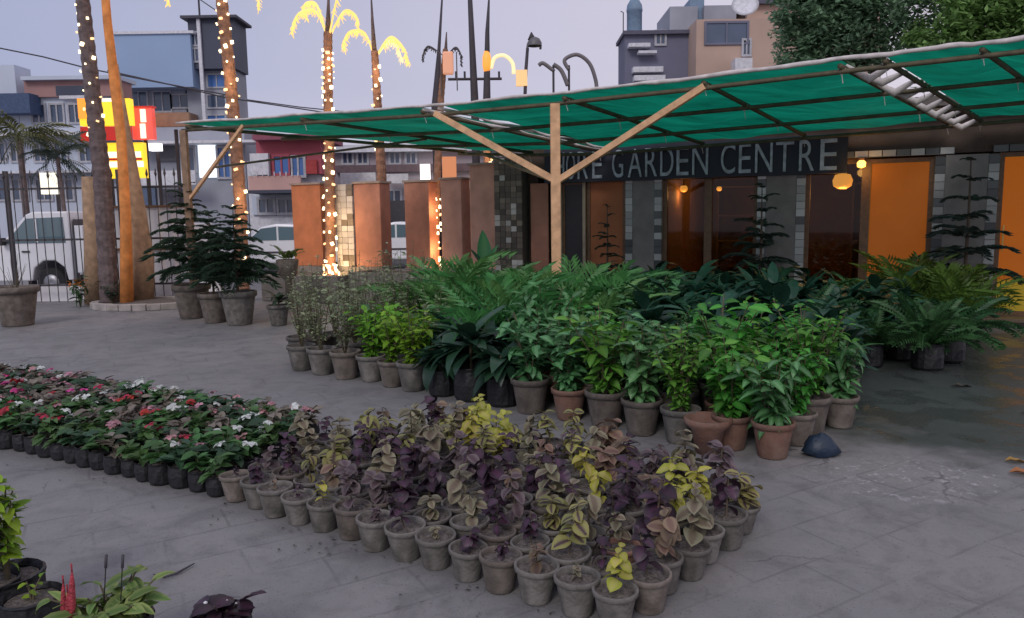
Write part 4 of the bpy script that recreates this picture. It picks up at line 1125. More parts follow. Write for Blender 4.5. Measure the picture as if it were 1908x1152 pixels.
f.box('ledge', -30, 240, 318, 322, M_trim, -.8, .9)
for i, xx in enumerate((-15, 25, 70, 110, 270)): f.window(xx, xx + 26, 336, 372)
# second pale house
f = Far('shop_row', 'grey shop row with open shutters and lit white window below the tower', 30, 330)
f.box('body', 246, 462, 236, 520, M_gb, 0, 1.5, True)
f.box('ledge', 240, 474, 262, 267, M_trim, -.9, 1.0)
f.box('shutter', 290, 330, 272, 300, mat('grey_shutter', (0.13, 0.13, 0.15), .7), -.12, .1)
f.window(340, 362, 276, 318)
o = f.box('lit_window', 370, 402, 270, 331, emis('white_shop_light', (.86, .93, 1.0), 1.1), -.1, .1)
f.window(408, 428, 276, 330, M_wblue)
f.box('balcony_wall', 262, 364, 318, 345, M_trim, -1.0, .1)
f.box('shutter', 262, 290, 350, 392, mat('blue_shutter', (0.10, 0.14, 0.22), .7), -.1, .1)
f.box('shutter', 300, 350, 352, 395, MATS['grey_shutter'], -.1, .1)
# maroon house
f = Far('maroon_house', 'maroon upper storey house with blue windows behind the left canopy edge', 28, 530)
f.box('body', 466, 596, 300, 520, M_trim, 0, 2, True)
f.box('upper_wall', 478, 598, 258, 325, M_red, -.3, 2.2)
f.box('white_wall', 466, 500, 286, 326, M_trim, -.55, .5)
f.box('sloping_roof', 470, 604, 250, 260, mat('plum_roof', (0.26, 0.08, 0.12), .8), -.9, 3)
f.window(512, 538, 292, 323, M_wblue, dy=-.3, fr=M_red); f.window(546, 566, 294, 327, M_wblue, dy=-.3)
f.box('red_shutter', 570, 590, 298, 324, mat('red_shutter', (0.35, 0.04, 0.04), .7), -.45, .12)
bl = f.box('balcony', 463, 560, 328, 354, M_pink, -1.2, .12)
f.box('slab', 460, 562, 354, 360, M_dkbl, -1.3, 1.4)
for k in range(9): f.box('baluster', 466 + k * 11, 467.3 + k * 11, 320, 328, M_trim, -1.28, .06, parent=bl)
f.box('shopfront', 470, 560, 364, 400, M_white, -.1, .15)
f.window(484, 510, 372, 396, dy=-.1); f.window(520, 548, 372, 396, dy=-.1)
# long low row between
f = Far('grey_terrace', 'long grey terrace with white fascia boards seen between the orange pillars', 32, 760)
f.box('body', 600, 1010, 282, 520, mat('grey_mauve_wall', (0.36, 0.32, 0.35), .9, noise=.15, nscale=.5), 0, 7, True)
f.box('roof_edge', 600, 960, 268, 282, M_trim, -.4, 7.5)
f.box('band', 625, 940, 306, 320, mat('brown_band', (0.14, 0.10, 0.11), .9), -.2, .2)
f.box('shop_board', 634, 700, 322, 344, mat('white_fascia', (0.6, 0.6, 0.62), .6), -.8, .2)
f.box('shop_board', 716, 760, 324, 342, MATS['white_fascia'], -.8, .2)
f.box('lit_shop_window', 783, 801, 306, 340, emis('white_window_light', (.95, .93, .9), 2.0), -.9, .15)
f.box('lit_sign', 846, 884, 338, 352, emis('cream_sign_light', (1, .88, .7), .9), -.9, .15)
f.box('orange_sign', 824, 850, 292, 332, emis('dull_orange_sign', (1, .38, .16), .28), -1.0, .15)
for xx in (640, 668, 728, 758, 905, 935): f.window(xx, xx + 16, 286, 304)
for xx in (640, 676, 724, 762, 806, 860, 900): f.window(xx, xx + 22, 356, 392)
f.box('door', 716, 754, 374, 440, mat('dark_shop_opening', (0.05, 0.05, 0.06), .6), -.1, .1)
# beige building on the right skyline
f = Far('beige_building', 'mauve and beige flat roofed building with rooftop tanks above the canopy', 34, 1300)
f.box('left_block', 1164, 1320, 62, 300, M_mauve, 0, 2, True)
f.box('right_block', 1296, 1640, 34, 300, M_beige, -1.4, 9, True)
f.box('parapet', 1162, 1298, 56, 63, mat('slate_parapet', (0.10, 0.10, 0.14), .9), -.2, 2.4)
f.box('rear_block', 1392, 1640, 2, 60, M_beige, .6, 7)
f.box('roof_edge', 1385, 1640, -3, 5, mat('slate_parapet', (0, 0, 0)), .3, 7.6)
o = f.window(1316, 1391, 44, 80, M_wing, dy=-1.4, fr=M_mauve)
for (a, b_, c, d) in ((1172, 1212, 80, 87), (1190, 1224, 94, 99), (1180, 1236, 124, 134), (1182, 1240, 140, 150)): f.box('ledge', a, b_, c, d, M_trim, -.45, .5)
f.window(1223, 1238, 60, 82, M_wing)
f.box('vent_box', 1370, 1402, 108, 134, M_trim, -2.0, .6); f.window(1385, 1396, 76, 102, dy=-1.4)
f.box('stair_block', 1248, 1300, 12, 56, M_gb, 1.0, 3); f.box('stair_block', 1285, 1312, -2, 40, mat('blue_grey_tank', (0.16, 0.24, 0.34), .6), 1.2, 2)
f.box('stair_block', 1312, 1372, 10, 40, M_gb, .8, 3)
P = D(1182, 62, 35); t = thing('water_tank', 'upright blue grey rooftop water tank at the left corner of the beige building', 'water tank', P)
mb = MB(); mb.lathe([(.34, 0), (.34, .9), (.36, .92), (.36, 1.0), (.33, 1.2), (.2, 1.42), (.08, 1.48), (.001, 1.5)], 20); mb.build('tank', MATS['blue_grey_tank'], t, True)
mb = MB(); mb.tube([(-.5, 0, 0), (-.5, 0, .9), (-.62, 0, .95)], .025, 6); mb.build('pipe', M_pole, t)
P = D(1388, 14, 33); t = thing('satellite_dish', 'white satellite dish tilted on the beige building roof', 'satellite dish', P)
mb = MB(); mb.lathe([(.001, 0), (.3, .04), (.55, .16), (.56, .17), (.3, .06), (.001, .02)], 18); o = mb.build('dish', M_trim, t, True); o.rotation_euler = (R(60), R(-25), 0)
mb = MB(); mb.tube([(0, .1, -.6), (0, .05, 0)], .04, 6); mb.build('mount', M_pole, t)

# ------------------------------------------------------------------ lit signs at left
M_yel = emis('yellow_sign_light', (1.0, .62, .03), 1.0); M_rd = emis('red_sign_light', (0.75, .03, .02), .28)
def lit_sign(label, Y, boxes, name='lit_sign', group='lit shop signs at left'):
    P = D(boxes[0][0], 400, Y); t = thing(name, label, 'sign', (P.x, Y, 0), 0, group); o_ = Vector((P.x, Y, 0))
    for k, (pa, pb, ya, yb, m, nm, dy) in enumerate(boxes):
        x0, x1 = D(pa, (ya + yb) / 2, Y).x, D(pb, (ya + yb) / 2, Y).x; c = (pa + pb) / 2
        mb = MB(); mb.span(x0, x1, Y + dy, Y + dy + .18, D(c, yb, Y).z, D(c, ya, Y).z); mb.build(nm, m, t, origin=o_)
    a, b_ = boxes[0][0], boxes[0][1]; x = D((a + b_) / 2, 300, Y).x - P.x
    mb = MB(); mb.tube([(x, .25, 0), (x, .25, D(a, boxes[0][3], Y).z)], .05, 8); mb.build('pole', M_pole, t)
    return t
M_or3 = emis('orange_sign_light', (1.0, .36, .04), .8); M_wsign = emis('white_sign_light', (1, .82, .62), 1.2); M_pk = emis('red_pink_sign_light', (1.0, .12, .09), .55)
lit_sign('upper yellow illuminated sign box with dark red strip beneath', 18.5, [(147, 243, 184, 234, M_yel, 'panel', 0), (147, 160, 184, 222, M_or3, 'side_panel', -.05), (150, 240, 236, 262, M_rd, 'red_strip', 0), (186, 210, 184, 190, M_wsign, 'white_strip', -.04)])
lit_sign('lower yellow illuminated sign with white and red stripes', 18.2, [(193, 268, 266, 332, M_yel, 'panel', 0), (194, 263, 283, 294, M_wsign, 'stripe', -.04), (194, 265, 295, 299, M_rd, 'stripe', -.04), (195, 268, 301, 312, M_wsign, 'stripe', -.04), (192, 262, 262, 266, M_dkbl, 'top_edge', -.05)])
lit_sign('red illuminated sign with white tube lights', 18.8, [(246, 284, 201, 260, M_pk, 'panel', 0), (263, 272, 204, 228, M_wsign, 'tube_light', -.05), (263, 272, 231, 258, M_wsign, 'tube_light', -.05), (244, 286, 198, 201, M_rd, 'top_edge', -.03)])
lit_sign('small bright white light panel beside the red sign', 19.5, [(277, 297, 267, 281, emis('bright_white_sign', (.95, .95, 1), 1.8), 'panel', 0)])
lit_sign('small white light panel low behind the palm trunks', 20, [(75, 108, 322, 362, emis('soft_white_sign', (1, .93, .75), .9), 'panel', 0)])
P = D(320, 222, 19.5); t = thing('tan_board', 'plain tan board mounted right of the red sign', 'board', (P.x, 19.5, 0))
a = D(286, 222, 19.5).x - P.x; b_ = D(352, 222, 19.5).x - P.x; mb = MB(); mb.span(a, b_, 0, .12, D(320, 236, 19.5).z, D(320, 210, 19.5).z)
mb.build('board', mat('tan_board_paint', (0.30, 0.19, 0.13), .8), t); mb = MB(); mb.tube([(0, .2, 0), (0, .2, 3.9)], .05, 8); mb.build('pole', M_pole, t)

# dark hanging plant / basket things at far left
P = D(105, 270, 16.8); t = thing('street_tree', 'small dark drooping tree behind the fence at the far left', 'tree', (P.x, 16.8, 0))
mb = MB(); mb.tube([(0, 0, 0), (.05, 0, 1.6), (0, 0, 3.0)], [.07, .05, .04], 8); mb.build('trunk', M_trunkd, t)
M_dkleaf = leafmat('dark_street_leaf', (0.03, 0.05, 0.035), trans=.15)
mb = MB()
for i in range(26): bake(mb, ('frond', i, Vector((U(-.1, .1), U(-.1, .1), 3.0 + U(-.15, .1))), i * 2.4, U(-.5, .9), U(-.4, .4), U(.5, 1.0)))
mb.build('crown', M_dkleaf, t)
P = D(35, 250, 17.4); t = thing('street_tree', 'olive green street palm at the left picture edge', 'tree', (P.x, 17.4, 0))
mb = MB(); mb.tube([(0, 0, 0), (0, 0, 3.5)], [.09, .06], 8); mb.build('trunk', M_trunkd, t)
M_olive = leafmat('olive_street_leaf', (0.11, 0.13, 0.05), trans=.2); mb = MB()
for i in range(22): bake(mb, ('frond', i, Vector((0, 0, 3.55)), i * 2.4, U(-.1, .8), U(-.4, .4), U(1.0, 1.5)))
mb.build('crown', M_olive, t)

# overhead wires
def wire(pts, Y, label):
    P = [D(px, py, Y) for px, py in pts]; mb = MB(); mb.tube(P, .022, 5); o = mb.build('overhead_wire', M_pole, origin=P[0]); tag(o, label, 'wire', 'overhead wires')
wire([(-30, 84), (80, 106), (165, 128), (250, 145), (360, 166), (440, 180)], 24, 'dark overhead wire sagging across the sky at left')
wire([(200, 132), (300, 154), (420, 182), (620, 212)], 26, 'thin overhead wire passing behind the grey tower')
wire([(460, 186), (560, 200), (700, 214)], 30, 'faint overhead wire right of the grey tower')

# ================================================================== BIG TREES AT RIGHT
M_tree = [leafmat('tree_leaf_dark', (0.21, 0.34, 0.21), trans=.5, var=.5), leafmat('tree_leaf_bright', (0.20, 0.37, 0.12), trans=.45, var=.5)]
def big_tree(px, Y, zc, blobs, label, m, n=6500, leaf=.26):
    P = D(px, 100, Y); t = thing('tree', label, 'tree', (P.x, Y, 0)); o_ = Vector((P.x, Y, 0)); r_ = random.Random(int(px))
    mb = MB(); mb.tube([(0, 0, 0), (.1, 0, zc * .4), (-.1, .1, zc * .8)], [.28, .22, .14], 10); mb.build('trunk', M_bark, t)
    for k, (bx, by, br) in enumerate(blobs[:5]):
        q = D(bx, by, Y) - o_; mb = MB(); mb.tube([(-.05, .05, zc * .55), (q.x * .5, .1, (zc * .55 + q.z) / 2), (q.x, 0, q.z)], [.12, .08, .03], 7); mb.build('limb', M_bark, t)
    v = []; f = []
    tot = sum(b[2] ** 2 for b in blobs)
    for bx, by, br in blobs:
        q = D(bx, by, Y) - o_; k = int(n * br * br / tot)
        cl = [(r_.gauss(0, 1), r_.gauss(0, 1), r_.gauss(0, 1)) for _ in range(max(8, int(k / 55)))]
        cl = [Vector(c).normalized() * br * r_.uniform(.45, 1.0) for c in cl]
        for i in range(k):
            c = cl[i % len(cl)] + Vector((r_.gauss(0, .18), r_.gauss(0, .18), r_.gauss(0, .13))) * br * .8 + q
            a, e = r_.uniform(0, 6.28), r_.gauss(0, .5); s_ = leaf * r_.uniform(.5, 1.1)
            d = Vector((math.cos(a) * math.cos(e), math.sin(a) * math.cos(e), math.sin(e))); w = d.cross(Vector((r_.gauss(0, .3), r_.gauss(0, .3), 1))).normalized()
            o2 = len(v); v += [tuple(c), tuple(c + d * s_ * .5 + w * s_ * .26), tuple(c + d * s_), tuple(c + d * s_ * .5 - w * s_ * .26)]; f.append((o2, o2 + 1, o2 + 2, o2 + 3))
    mb = MB(); mb.add(v, f, [(0.5, .5)] * len(v)); mb.build('crown', m, t)
big_tree(1600, 22, 7.6, [(1560, 40, 1.3), (1500, 60, .9), (1620, 60, 1.3), (1680, 10, 1.5), (1560, -30, 1.6), (1620, -80, 1.6), (1485, 108, .7), (1540, 100, .9), (1480, 20, .7)], 'large dark green leafy tree above the canopy beside the beige building', M_tree[0], 26000, .22)
big_tree(1840, 20, 6.8, [(1800, 70, 1.1), (1870, 50, 1.2), (1760, 110, .7), (1930, 70, 1.2), (1850, -10, 1.3), (1950, -30, 1.5), (1750, 60, .8)], 'brighter green leafy tree above the canopy at the right edge', M_tree[1], 20000, .22)

# ================================================================== LARGE POTTED PLANTS ON THE LEFT
def potted(name, label, cat, loc, pot_me, soil_me, stem_me, fol_me, rz=0.0, sc=1.0, group=None, fname='foliage'):
    t = thing(name, label, cat, loc, rz, group, sc)
    p = inst('pot', pot_me, t); 
    if soil_me: inst('soil', soil_me, p)
    if stem_me: inst('stem', stem_me, t)
    if fol_me: inst(fname, fol_me, t)
    return t
BIGPOT = [pot_mesh(.27, .50, M_clay[1]), pot_mesh(.27, .50, M_clay[0]), pot_mesh(.27, .50, M_clay[2])]; BIGSOIL = soil_mesh(.27, .50, 3)
M_pineleaf = leafmat('norfolk_pine_needles', (0.028, 0.06, 0.035), trans=.12, var=.35, rough=.65)
M_pinelo = leafmat('shaded_pine_needles', (0.03, 0.055, 0.04), trans=.1, var=.35, rough=.65)
PINES = []
for k in range(3):
    st, lv = pine_spec(.43, 1.55 - .12 * k, 10, .62); PINES.append((stems_mesh(st, M_bark), leaves_mesh(lv, M_pineleaf)))
g_ = 'layered pines in big clay pots at left'
potted('potted_pine', 'tall layered pine in brown clay pot at the left corner post', 'potted tree', G(360, 592), BIGPOT[1 - 1], BIGSOIL, *PINES[0], rz=.4, sc=1.1, group=g_)
potted('potted_pine', 'layered pine in brown pot, middle of the left row of big pots', 'potted tree', G(402, 600), BIGPOT[0], BIGSOIL, *PINES[1], rz=1.9, sc=.92, group=g_)
potted('potted_pine', 'bushy dark pine in grey clay pot, right end of the left row', 'potted tree', G(447, 604), BIGPOT[1], BIGSOIL, *PINES[2], rz=2.8, sc=1.02, group=g_)
M_dark = leafmat('dark_green_leaf', (0.030, 0.058, 0.035), trans=.15, var=.4)
st, lv = drac_spec(.40, .30, 16, .55, 'lance', (0.2, 1.2)); a1 = (stems_mesh(st, M_stem), leaves_mesh(lv, M_dark))
potted('potted_plant', 'dark plant with long drooping leaves in a low pot beside the pines', 'potted plant', G(520, 606), BIGPOT[1], BIGSOIL, *a1, sc=.62)
M_fresh = leafmat('fresh_fern_leaf', (0.07, 0.13, 0.03), trans=.3, var=.3)
st, lv = areca_spec(.86, 12, .42, 'fern', (0.5, 1.4)); a2 = (stems_mesh(st, M_stem), leaves_mesh(lv, M_fresh))
t = thing('potted_fern', 'fresh green feathery fern on a tall pedestal pot left of the bright orange pillar', 'potted plant', G(540, 575), 0)
mb = MB(); mb.lathe([(.12, 0), (.07, .1), (.06, .5), (.17, .62), (.2, .86), (.18, .88), (.16, .82), (.001, .82)], 16); mb.build('pot', M_clay[1], t, True); inst('foliage', a2[1], t)
potted('potted_shrub', 'big tan clay planter with sparse stems at the left picture edge', 'potted plant', G(34, 606), BIGPOT[2 - 1 + 0], BIGSOIL, None, None, sc=1.22)
pl_ = bpy.data.objects[[o.name for o in bpy.data.objects if o.name.startswith('potted_shrub')][-1]]
for c in pl_.children:
    if c.name.startswith('pot'): c.data = BIGPOT[0]
st, lv = airy_spec(.42, .45); inst('stem', stems_mesh(st, M_stem), pl_)
# orange-flowered plants beside the round kerb
M_lg = leafmat('mid_green_leaf', (0.06, 0.12, 0.04), trans=.25, var=.4)
M_flo = leafmat('orange_flower', (0.65, 0.16, 0.03), trans=.3)
for k, (px, py, s_) in enumerate(((150, 572, 1.0), (172, 566, .8))):
    st, lv = shrub_spec(0.0, .62, 6, 9, .17, 'wide_lance', .22)
    t = thing('flowering_bush', ['green bush with orange flowers against the white wall left of the palm trunks', 'smaller leafy bush at the foot of the dark palm trunk'][k], 'bush', G(px, py), 0, None, s_)
    inst('stem', stems_mesh(st, M_stem), t); inst('foliage', leaves_mesh(lv, M_lg), t)
    if k == 0:
        fl_ = [('broad', i, Vector((U(-.18, .18), U(-.15, .05), U(.38, .52))), U(0, 6.28), U(-.2, 1), 0, U(.06, .1)) for i in range(26)]
        inst('flowers', leaves_mesh(fl_, M_flo), t)
st, lv = shrub_spec(0.1, .4, 6, 10, .11, 'broad', .3)
t = thing('low_shrub', 'low dark leafy shrub growing in the round kerb bed', 'bush', (G(205, 575).x, G(205, 575).y + .1, 0)); inst('stem', stems_mesh(st, M_stem), t); inst('foliage', leaves_mesh(lv, M_dark), t)

# pines by the shop pillars
for k, (px, yy, s_, lab) in enumerate(((1790, -.55, 1.28, 'dark layered pine in front of the pillar between the two orange doors'),
                                       (1425, -.55, 1.14, 'dark layered pine in front of the middle grey pillar of the shop'),
                                       (1150, -.55, 1.0, 'slim dark pine in front of the rust orange shop panel'))):
    st, lv = pine_spec(.30, 1.45, 8 if k else 7, .52 if k < 2 else .34)
    lv = [l_ for i, l_ in enumerate(lv) if rnd.random() < .62]
    potted('potted_pine', lab, 'potted tree', BW(wx(px), yy), BIGPOT[0], BIGSOIL, stems_mesh(st, M_bark), leaves_mesh(lv, M_pinelo), sc=s_, group='layered pines by the shop pillars')

# ================================================================== COLEUS BED (front)
SPOT_R, SPOT_H = .096, .155
P_s = [pot_mesh(SPOT_R, SPOT_H, m) for m in M_clay]; S_s = [soil_mesh(SPOT_R, SPOT_H, k) for k in range(3)]
VAR = {
    'dark purple': leafmat('coleus_dark_purple', (0.034, 0.021, 0.032), (0.060, 0.026, 0.050), trans=.15, var=.5, rough=.45),
    'bronze brown': leafmat('coleus_bronze', (0.21, 0.155, 0.10), (0.15, 0.095, 0.07), trans=.2, var=.35, rough=.6),
    'yellow green': leafmat('coleus_yellow', (0.42, 0.43, 0.06), (0.48, 0.44, 0.13), trans=.3, var=.25, rough=.55),
    'olive grey': leafmat('coleus_olive', (0.24, 0.23, 0.15), (0.16, 0.13, 0.09), trans=.25, var=.3, rough=.6),
    'purple and lime': leafmat('coleus_edge', (0.24, 0.24, 0.08), (0.06, 0.03, 0.045), trans=.2, var=.3, rough=.55, band=.12),
    'dusty mauve': leafmat('coleus_mauve', (0.14, 0.11, 0.115), (0.085, 0.055, 0.065), trans=.2, var=.3, rough=.55),
}
M_cstem = mat('coleus_stem', (0.12, 0.09, 0.06), .8)
CSPEC = [coleus_spec(SPOT_H * .87) for _ in range(14)]
CSTEM = [stems_mesh(s[0], M_cstem) for s in CSPEC]
CFOL = {}
ud, vd = Vector((.82, -.574, 0)), Vector((.574, .82, 0))
def pick_coleus(px, py):
    # yellow patches where the photograph shows them
    for (a, b_, c, d) in ((865, 945, 800, 905), (575, 620, 940, 1005), (1080, 1135, 945, 1010), (1230, 1330, 950, 1040), (1160, 1215, 1020, 1110), (1110, 1165, 1150, 1230)):
        if a <= px <= b_ and c <= py <= d: return 'yellow green'
    if px > 820 and rnd.random() < .03: return 'yellow green'
    if px < 500: return rnd.choice(('dark purple', 'dark purple', 'dusty mauve', 'dusty mauve'))
    if py < 860 and px < 1000: return rnd.choice(('bronze brown', 'bronze brown', 'bronze brown', 'olive grey', 'dusty mauve', 'dark purple'))
    if 640 < px < 1100 and py < 1010: return rnd.choice(('dark purple', 'dark purple', 'bronze brown', 'dusty mauve', 'purple and lime', 'dark purple', 'olive grey'))
    return rnd.choice(('olive grey', 'bronze brown', 'dusty mauve', 'purple and lime', 'dark purple', 'dark purple', 'olive grey', 'bronze brown', 'dusty mauve'))
rows = {}
SP = .186
for i in range(9):
    v = 2.485 + i * SP
    umin, umax = -3.70 - (.05 * i if i < 5 else 0) + max(0, i - 6) * .12, -1.272 + .02 * i - max(0, i - 6) * .22
    n = int((umax - umin) / SP) + 1
    for j in range(n):
        u = umax - j * SP + (i % 2) * .03
        p = ud * u + vd * v + Vector((U(-.016, .016), U(-.016, .016), 0))
        px, py = proj(p)
        rows.setdefault(i, []).append((px, py, p))
for i, L_ in rows.items():
    L_.sort(key=lambda a: a[0])
    for j, (px, py, p) in enumerate(L_):
        col = pick_coleus(px, py); k = rnd.randrange(14); ci = rnd.choices((0, 1, 2), (16, 4, .4))[0]
        place = 'front row' if i == 0 else ORD[i] + ' row back'
        t = thing('potted_coleus', f'{col} coleus in clay pot, {place} of coleus, {ORD[j]} from left', 'potted plant', p, U(0, 6.28), 'small coleus pots in the front bed', U(.91, 1.06))
        t.rotation_euler = (U(-.05, .05), U(-.05, .05), t.rotation_euler[2])
        po = inst('pot', P_s[ci], t); inst('soil', S_s[k % 3], po)
        sk = rnd.choice((1.0, 1.0, 1.12, .9, .8)) * (.72 if i == 0 else .95 if i == 1 else 1.05)
        if i == 0 and rnd.random() < .5 and col != 'yellow green': sk *= .55
        inst('stem', CSTEM[k], t, (0, 0, SPOT_H * .87 * (1 - sk)), (0, 0, 0), sk)
        if i < 4:
            m = VAR[col]
            for (sh, kk, pos, az, el, roll, L) in CSPEC[k][1]:
                M_ = leaf_M(pos * sk + Vector((0, 0, SPOT_H * .87 * (1 - sk))), az, el, roll, L * sk * 1.12)
                o = inst('leaf', leaf_mesh(sh, kk, m), t, M_.to_translation(), M_.to_euler(), L * sk * 1.12)
        else:
            key = (col, k)
            if key not in CFOL: CFOL[key] = leaves_mesh([(a, b, c, d, e, f_, g * 1.18) for a, b, c, d, e, f_, g in CSPEC[k][1]], VAR[col])
            inst('foliage', CFOL[key], t, (0, 0, SPOT_H * .87 * (1 - sk)), (0, 0, 0), sk)

# ================================================================== SEEDLING BED (left)
BG_R, BG_H = .068, .125
P_b = [pot_mesh(BG_R, BG_H, M_bag, True, k) for k in range(3)]; S_b = soil_mesh(BG_R, BG_H * 1.02, 1)
SEEDM = {'fresh green': leafmat('seedling_green', (0.07, 0.16, 0.05), trans=.3, var=.4), 'dark green': leafmat('seedling_dark', (0.035, 0.085, 0.04), trans=.25, var=.4),
         'dusty': leafmat('seedling_dusty', (0.17, 0.15, 0.12), trans=.2, var=.4)}
FLM = {'white': leafmat('white_petal', (0.62, 0.66, 0.64), trans=.25, var=.2), 'crimson': leafmat('crimson_petal', (0.42, 0.03, 0.06), trans=.25, var=.3),
       'pink': leafmat('pink_petal', (0.60, 0.06, 0.28), trans=.25, var=.3), 'pale pink': leafmat('pale_pink_petal', (0.50, 0.26, 0.30), trans=.25, var=.3), 'purple': leafmat('violet_petal', (0.20, 0.08, 0.34), trans=.25, var=.3)}
SSPEC = [seedling_spec(BG_H * .88) for _ in range(6)]
SSTEM = [stems_mesh(s[0], M_stem) for s in SSPEC]
SFOL = {(c, k): leaves_mesh([(a, b, cc, d, e, f_, g * 1.75) for a, b, cc, d, e, f_, g in SSPEC[k][1]], m) for c, m in SEEDM.items() for k in range(6)}
def flower_mesh(m, n, seed):
    r_ = random.Random(seed); mb = MB(); a = r_.uniform(0, 6.28); z = Vector((0, 0, 0))
    mb.lathe([(.001, -.004), (.006, 0), (.001, .005)], 6)
    for q in range(5): bake(mb, ('ovate', q, z, q * 1.257 + a, .12 + .15 * math.cos(q * 2 + a), 0, r_.uniform(.034, .044)))
    return proto(mb, 'flower', m)
FLOW = {(c, k): flower_mesh(m, (3, 5, 8)[k], k) for c, m in FLM.items() for k in range(3)}
ud2, vd2 = Vector((.88, -.47, 0)), Vector((.47, .88, 0)); SP2 = .152
rows = {}
for i in range(8):
    v = 2.93 + i * SP2; umax = -3.56 - .035 * i
    for j in range(30):
        u = umax - j * SP2; p = ud2 * u + vd2 * v + Vector((U(-.014, .014), U(-.014, .014), 0)); px, py = proj(p)
        if px > -30: rows.setdefault(i, []).append((px, py, p))
for i, L_ in rows.items():
    L_.sort(key=lambda a: a[0])
    for j, (px, py, p) in enumerate(L_):
        tp = py - 60
        if px < 250 and py < 790: leafc = rnd.choice(('dusty', 'dusty', 'dark green')); fc = rnd.choice(('crimson', 'pink', 'white', None, 'pale pink', 'white', 'pale pink', None))
        elif px > 300 and py < 880 and rnd.random() < .8: leafc = rnd.choice(('fresh green', 'dark green', 'dusty')); fc = rnd.choice(('white', 'white', None, None, 'pale pink'))
        else: leafc = rnd.choice(('fresh green', 'fresh green', 'dark green', 'dusty')); fc = rnd.choice(('white', None, 'crimson', None, None, 'pale pink'))
        k = rnd.randrange(6)
        place = 'front row' if i == 0 else ORD[i] + ' row back'
        lab = f'{leafc} seedling with {fc} blooms, black bag, {place}, {ORD[j]} from left' if fc else f'{leafc} leafy seedling in black bag, {place}, {ORD[j]} from left'
        t = thing('potted_seedling', lab, 'potted plant', p, U(0, 6.28), 'flowering seedlings in black bags at left', U(.92, 1.12))
        po = inst('pot', P_b[k % 3], t); inst('soil', S_b, po); inst('stem', SSTEM[k], t); inst('foliage', SFOL[(leafc, k)], t)
        for q in range(rnd.choice((1, 2, 3)) if fc else 0):
            a, r_ = U(0, 6.28), U(.01, .075); inst('flower', FLOW[(fc, rnd.randrange(3))], t, (math.cos(a) * r_, math.sin(a) * r_, BG_H * .88 + U(.09, .155)), (U(-.5, .5), U(-.5, .5), a))

# ================================================================== BLOCK OF LARGE POTTED PLANTS
LPR, LPH = .145, .25
P_l = [pot_mesh(LPR, LPH, m) for m in M_clay] + [pot_mesh(LPR * .95, LPH, M_bag, True, 5)]; S_l = soil_mesh(LPR, LPH, 2)
z_l = LPH * .86
M_g = {'bright': leafmat('bright_green_leaf', (0.07, 0.27, 0.035), (0.11, 0.33, 0.05), trans=.3, var=.4), 'mid': leafmat('blue_green_leaf', (0.06, 0.20, 0.06), (0.12, 0.29, 0.12), trans=.25, var=.45, rough=.4),
       'lime': leafmat('lime_green_leaf', (0.17, 0.36, 0.03), trans=.35, var=.3), 'dark': M_dark, 'deep': leafmat('deep_green_leaf', (0.022, 0.062, 0.036), trans=.15, var=.4, rough=.35),
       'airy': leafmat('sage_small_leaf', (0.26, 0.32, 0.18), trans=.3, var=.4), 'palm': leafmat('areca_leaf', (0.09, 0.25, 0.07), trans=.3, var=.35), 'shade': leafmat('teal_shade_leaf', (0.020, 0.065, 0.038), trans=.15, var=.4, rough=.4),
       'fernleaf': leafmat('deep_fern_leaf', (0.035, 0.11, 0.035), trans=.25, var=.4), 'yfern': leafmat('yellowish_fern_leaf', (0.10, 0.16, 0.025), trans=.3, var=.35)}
KIND = {
    'bright': ('bright green broad leaved shrub', lambda: shrub_spec(z_l, .56, 9, 17, .14, 'broad', .30, .10), 'bright'),
    'mid': ('blue green broad leaved shrub', lambda: shrub_spec(z_l, .52, 9, 17, .14, 'broad', .30, .08), 'mid'),
    'fine': ('fine leaved green shrub', lambda: shrub_spec(z_l, .60, 13, 24, .09, 'broad', .29, .12), 'bright'),
    'mixed': ('narrow leaved green shrub', lambda: shrub_spec(z_l, .54, 9, 17, .17, 'wide_lance', .28, .10), 'mid'),
    'lime': ('lime green bushy shrub', lambda: shrub_spec(z_l, .48, 11, 17, .10, 'broad', .23, .08), 'lime'),
    'airy': ('wispy small leaved shrub', lambda: airy_spec(z_l, .78), 'airy'),
    'deep': ('dark drooping leaved plant', lambda: drac_spec(z_l, .26, 24, .38, 'wide_lance', (-.25, 1.0)), 'deep'),
    'palm': ('feathery green palm', lambda: areca_spec(z_l, 13, .88), 'palm'),
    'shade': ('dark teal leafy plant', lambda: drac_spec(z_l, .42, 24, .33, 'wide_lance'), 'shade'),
    'fern': ('dark green arching fern', lambda: areca_spec(z_l, 24, .66, 'fern', (0.4, 1.35)), 'fernleaf'),
    'yfern': ('yellowish green feathery palm', lambda: areca_spec(z_l, 14, .85, 'frond', (0.7, 1.35)), 'yfern'),
}
KSPEC = {}
for k, (nm, fn, mk) in KIND.items():
    KSPEC[k] = []
    for _ in range(4):
        st, lv = fn(); KSPEC[k].append((stems_mesh(st, M_stem), leaves_mesh(lv, M_g[mk]), lv))
ud3, vd3 = Vector((.786, -.618, 0)), Vector((.618, .786, 0)); SP3 = .335
u_r, u_l = ud3.dot(Vector((1.72, 4.72, 0))), ud3.dot(Vector((-2.35, 7.9, 0))); v0 = vd3.dot(Vector((1.72, 4.72, 0)))
rows = {}
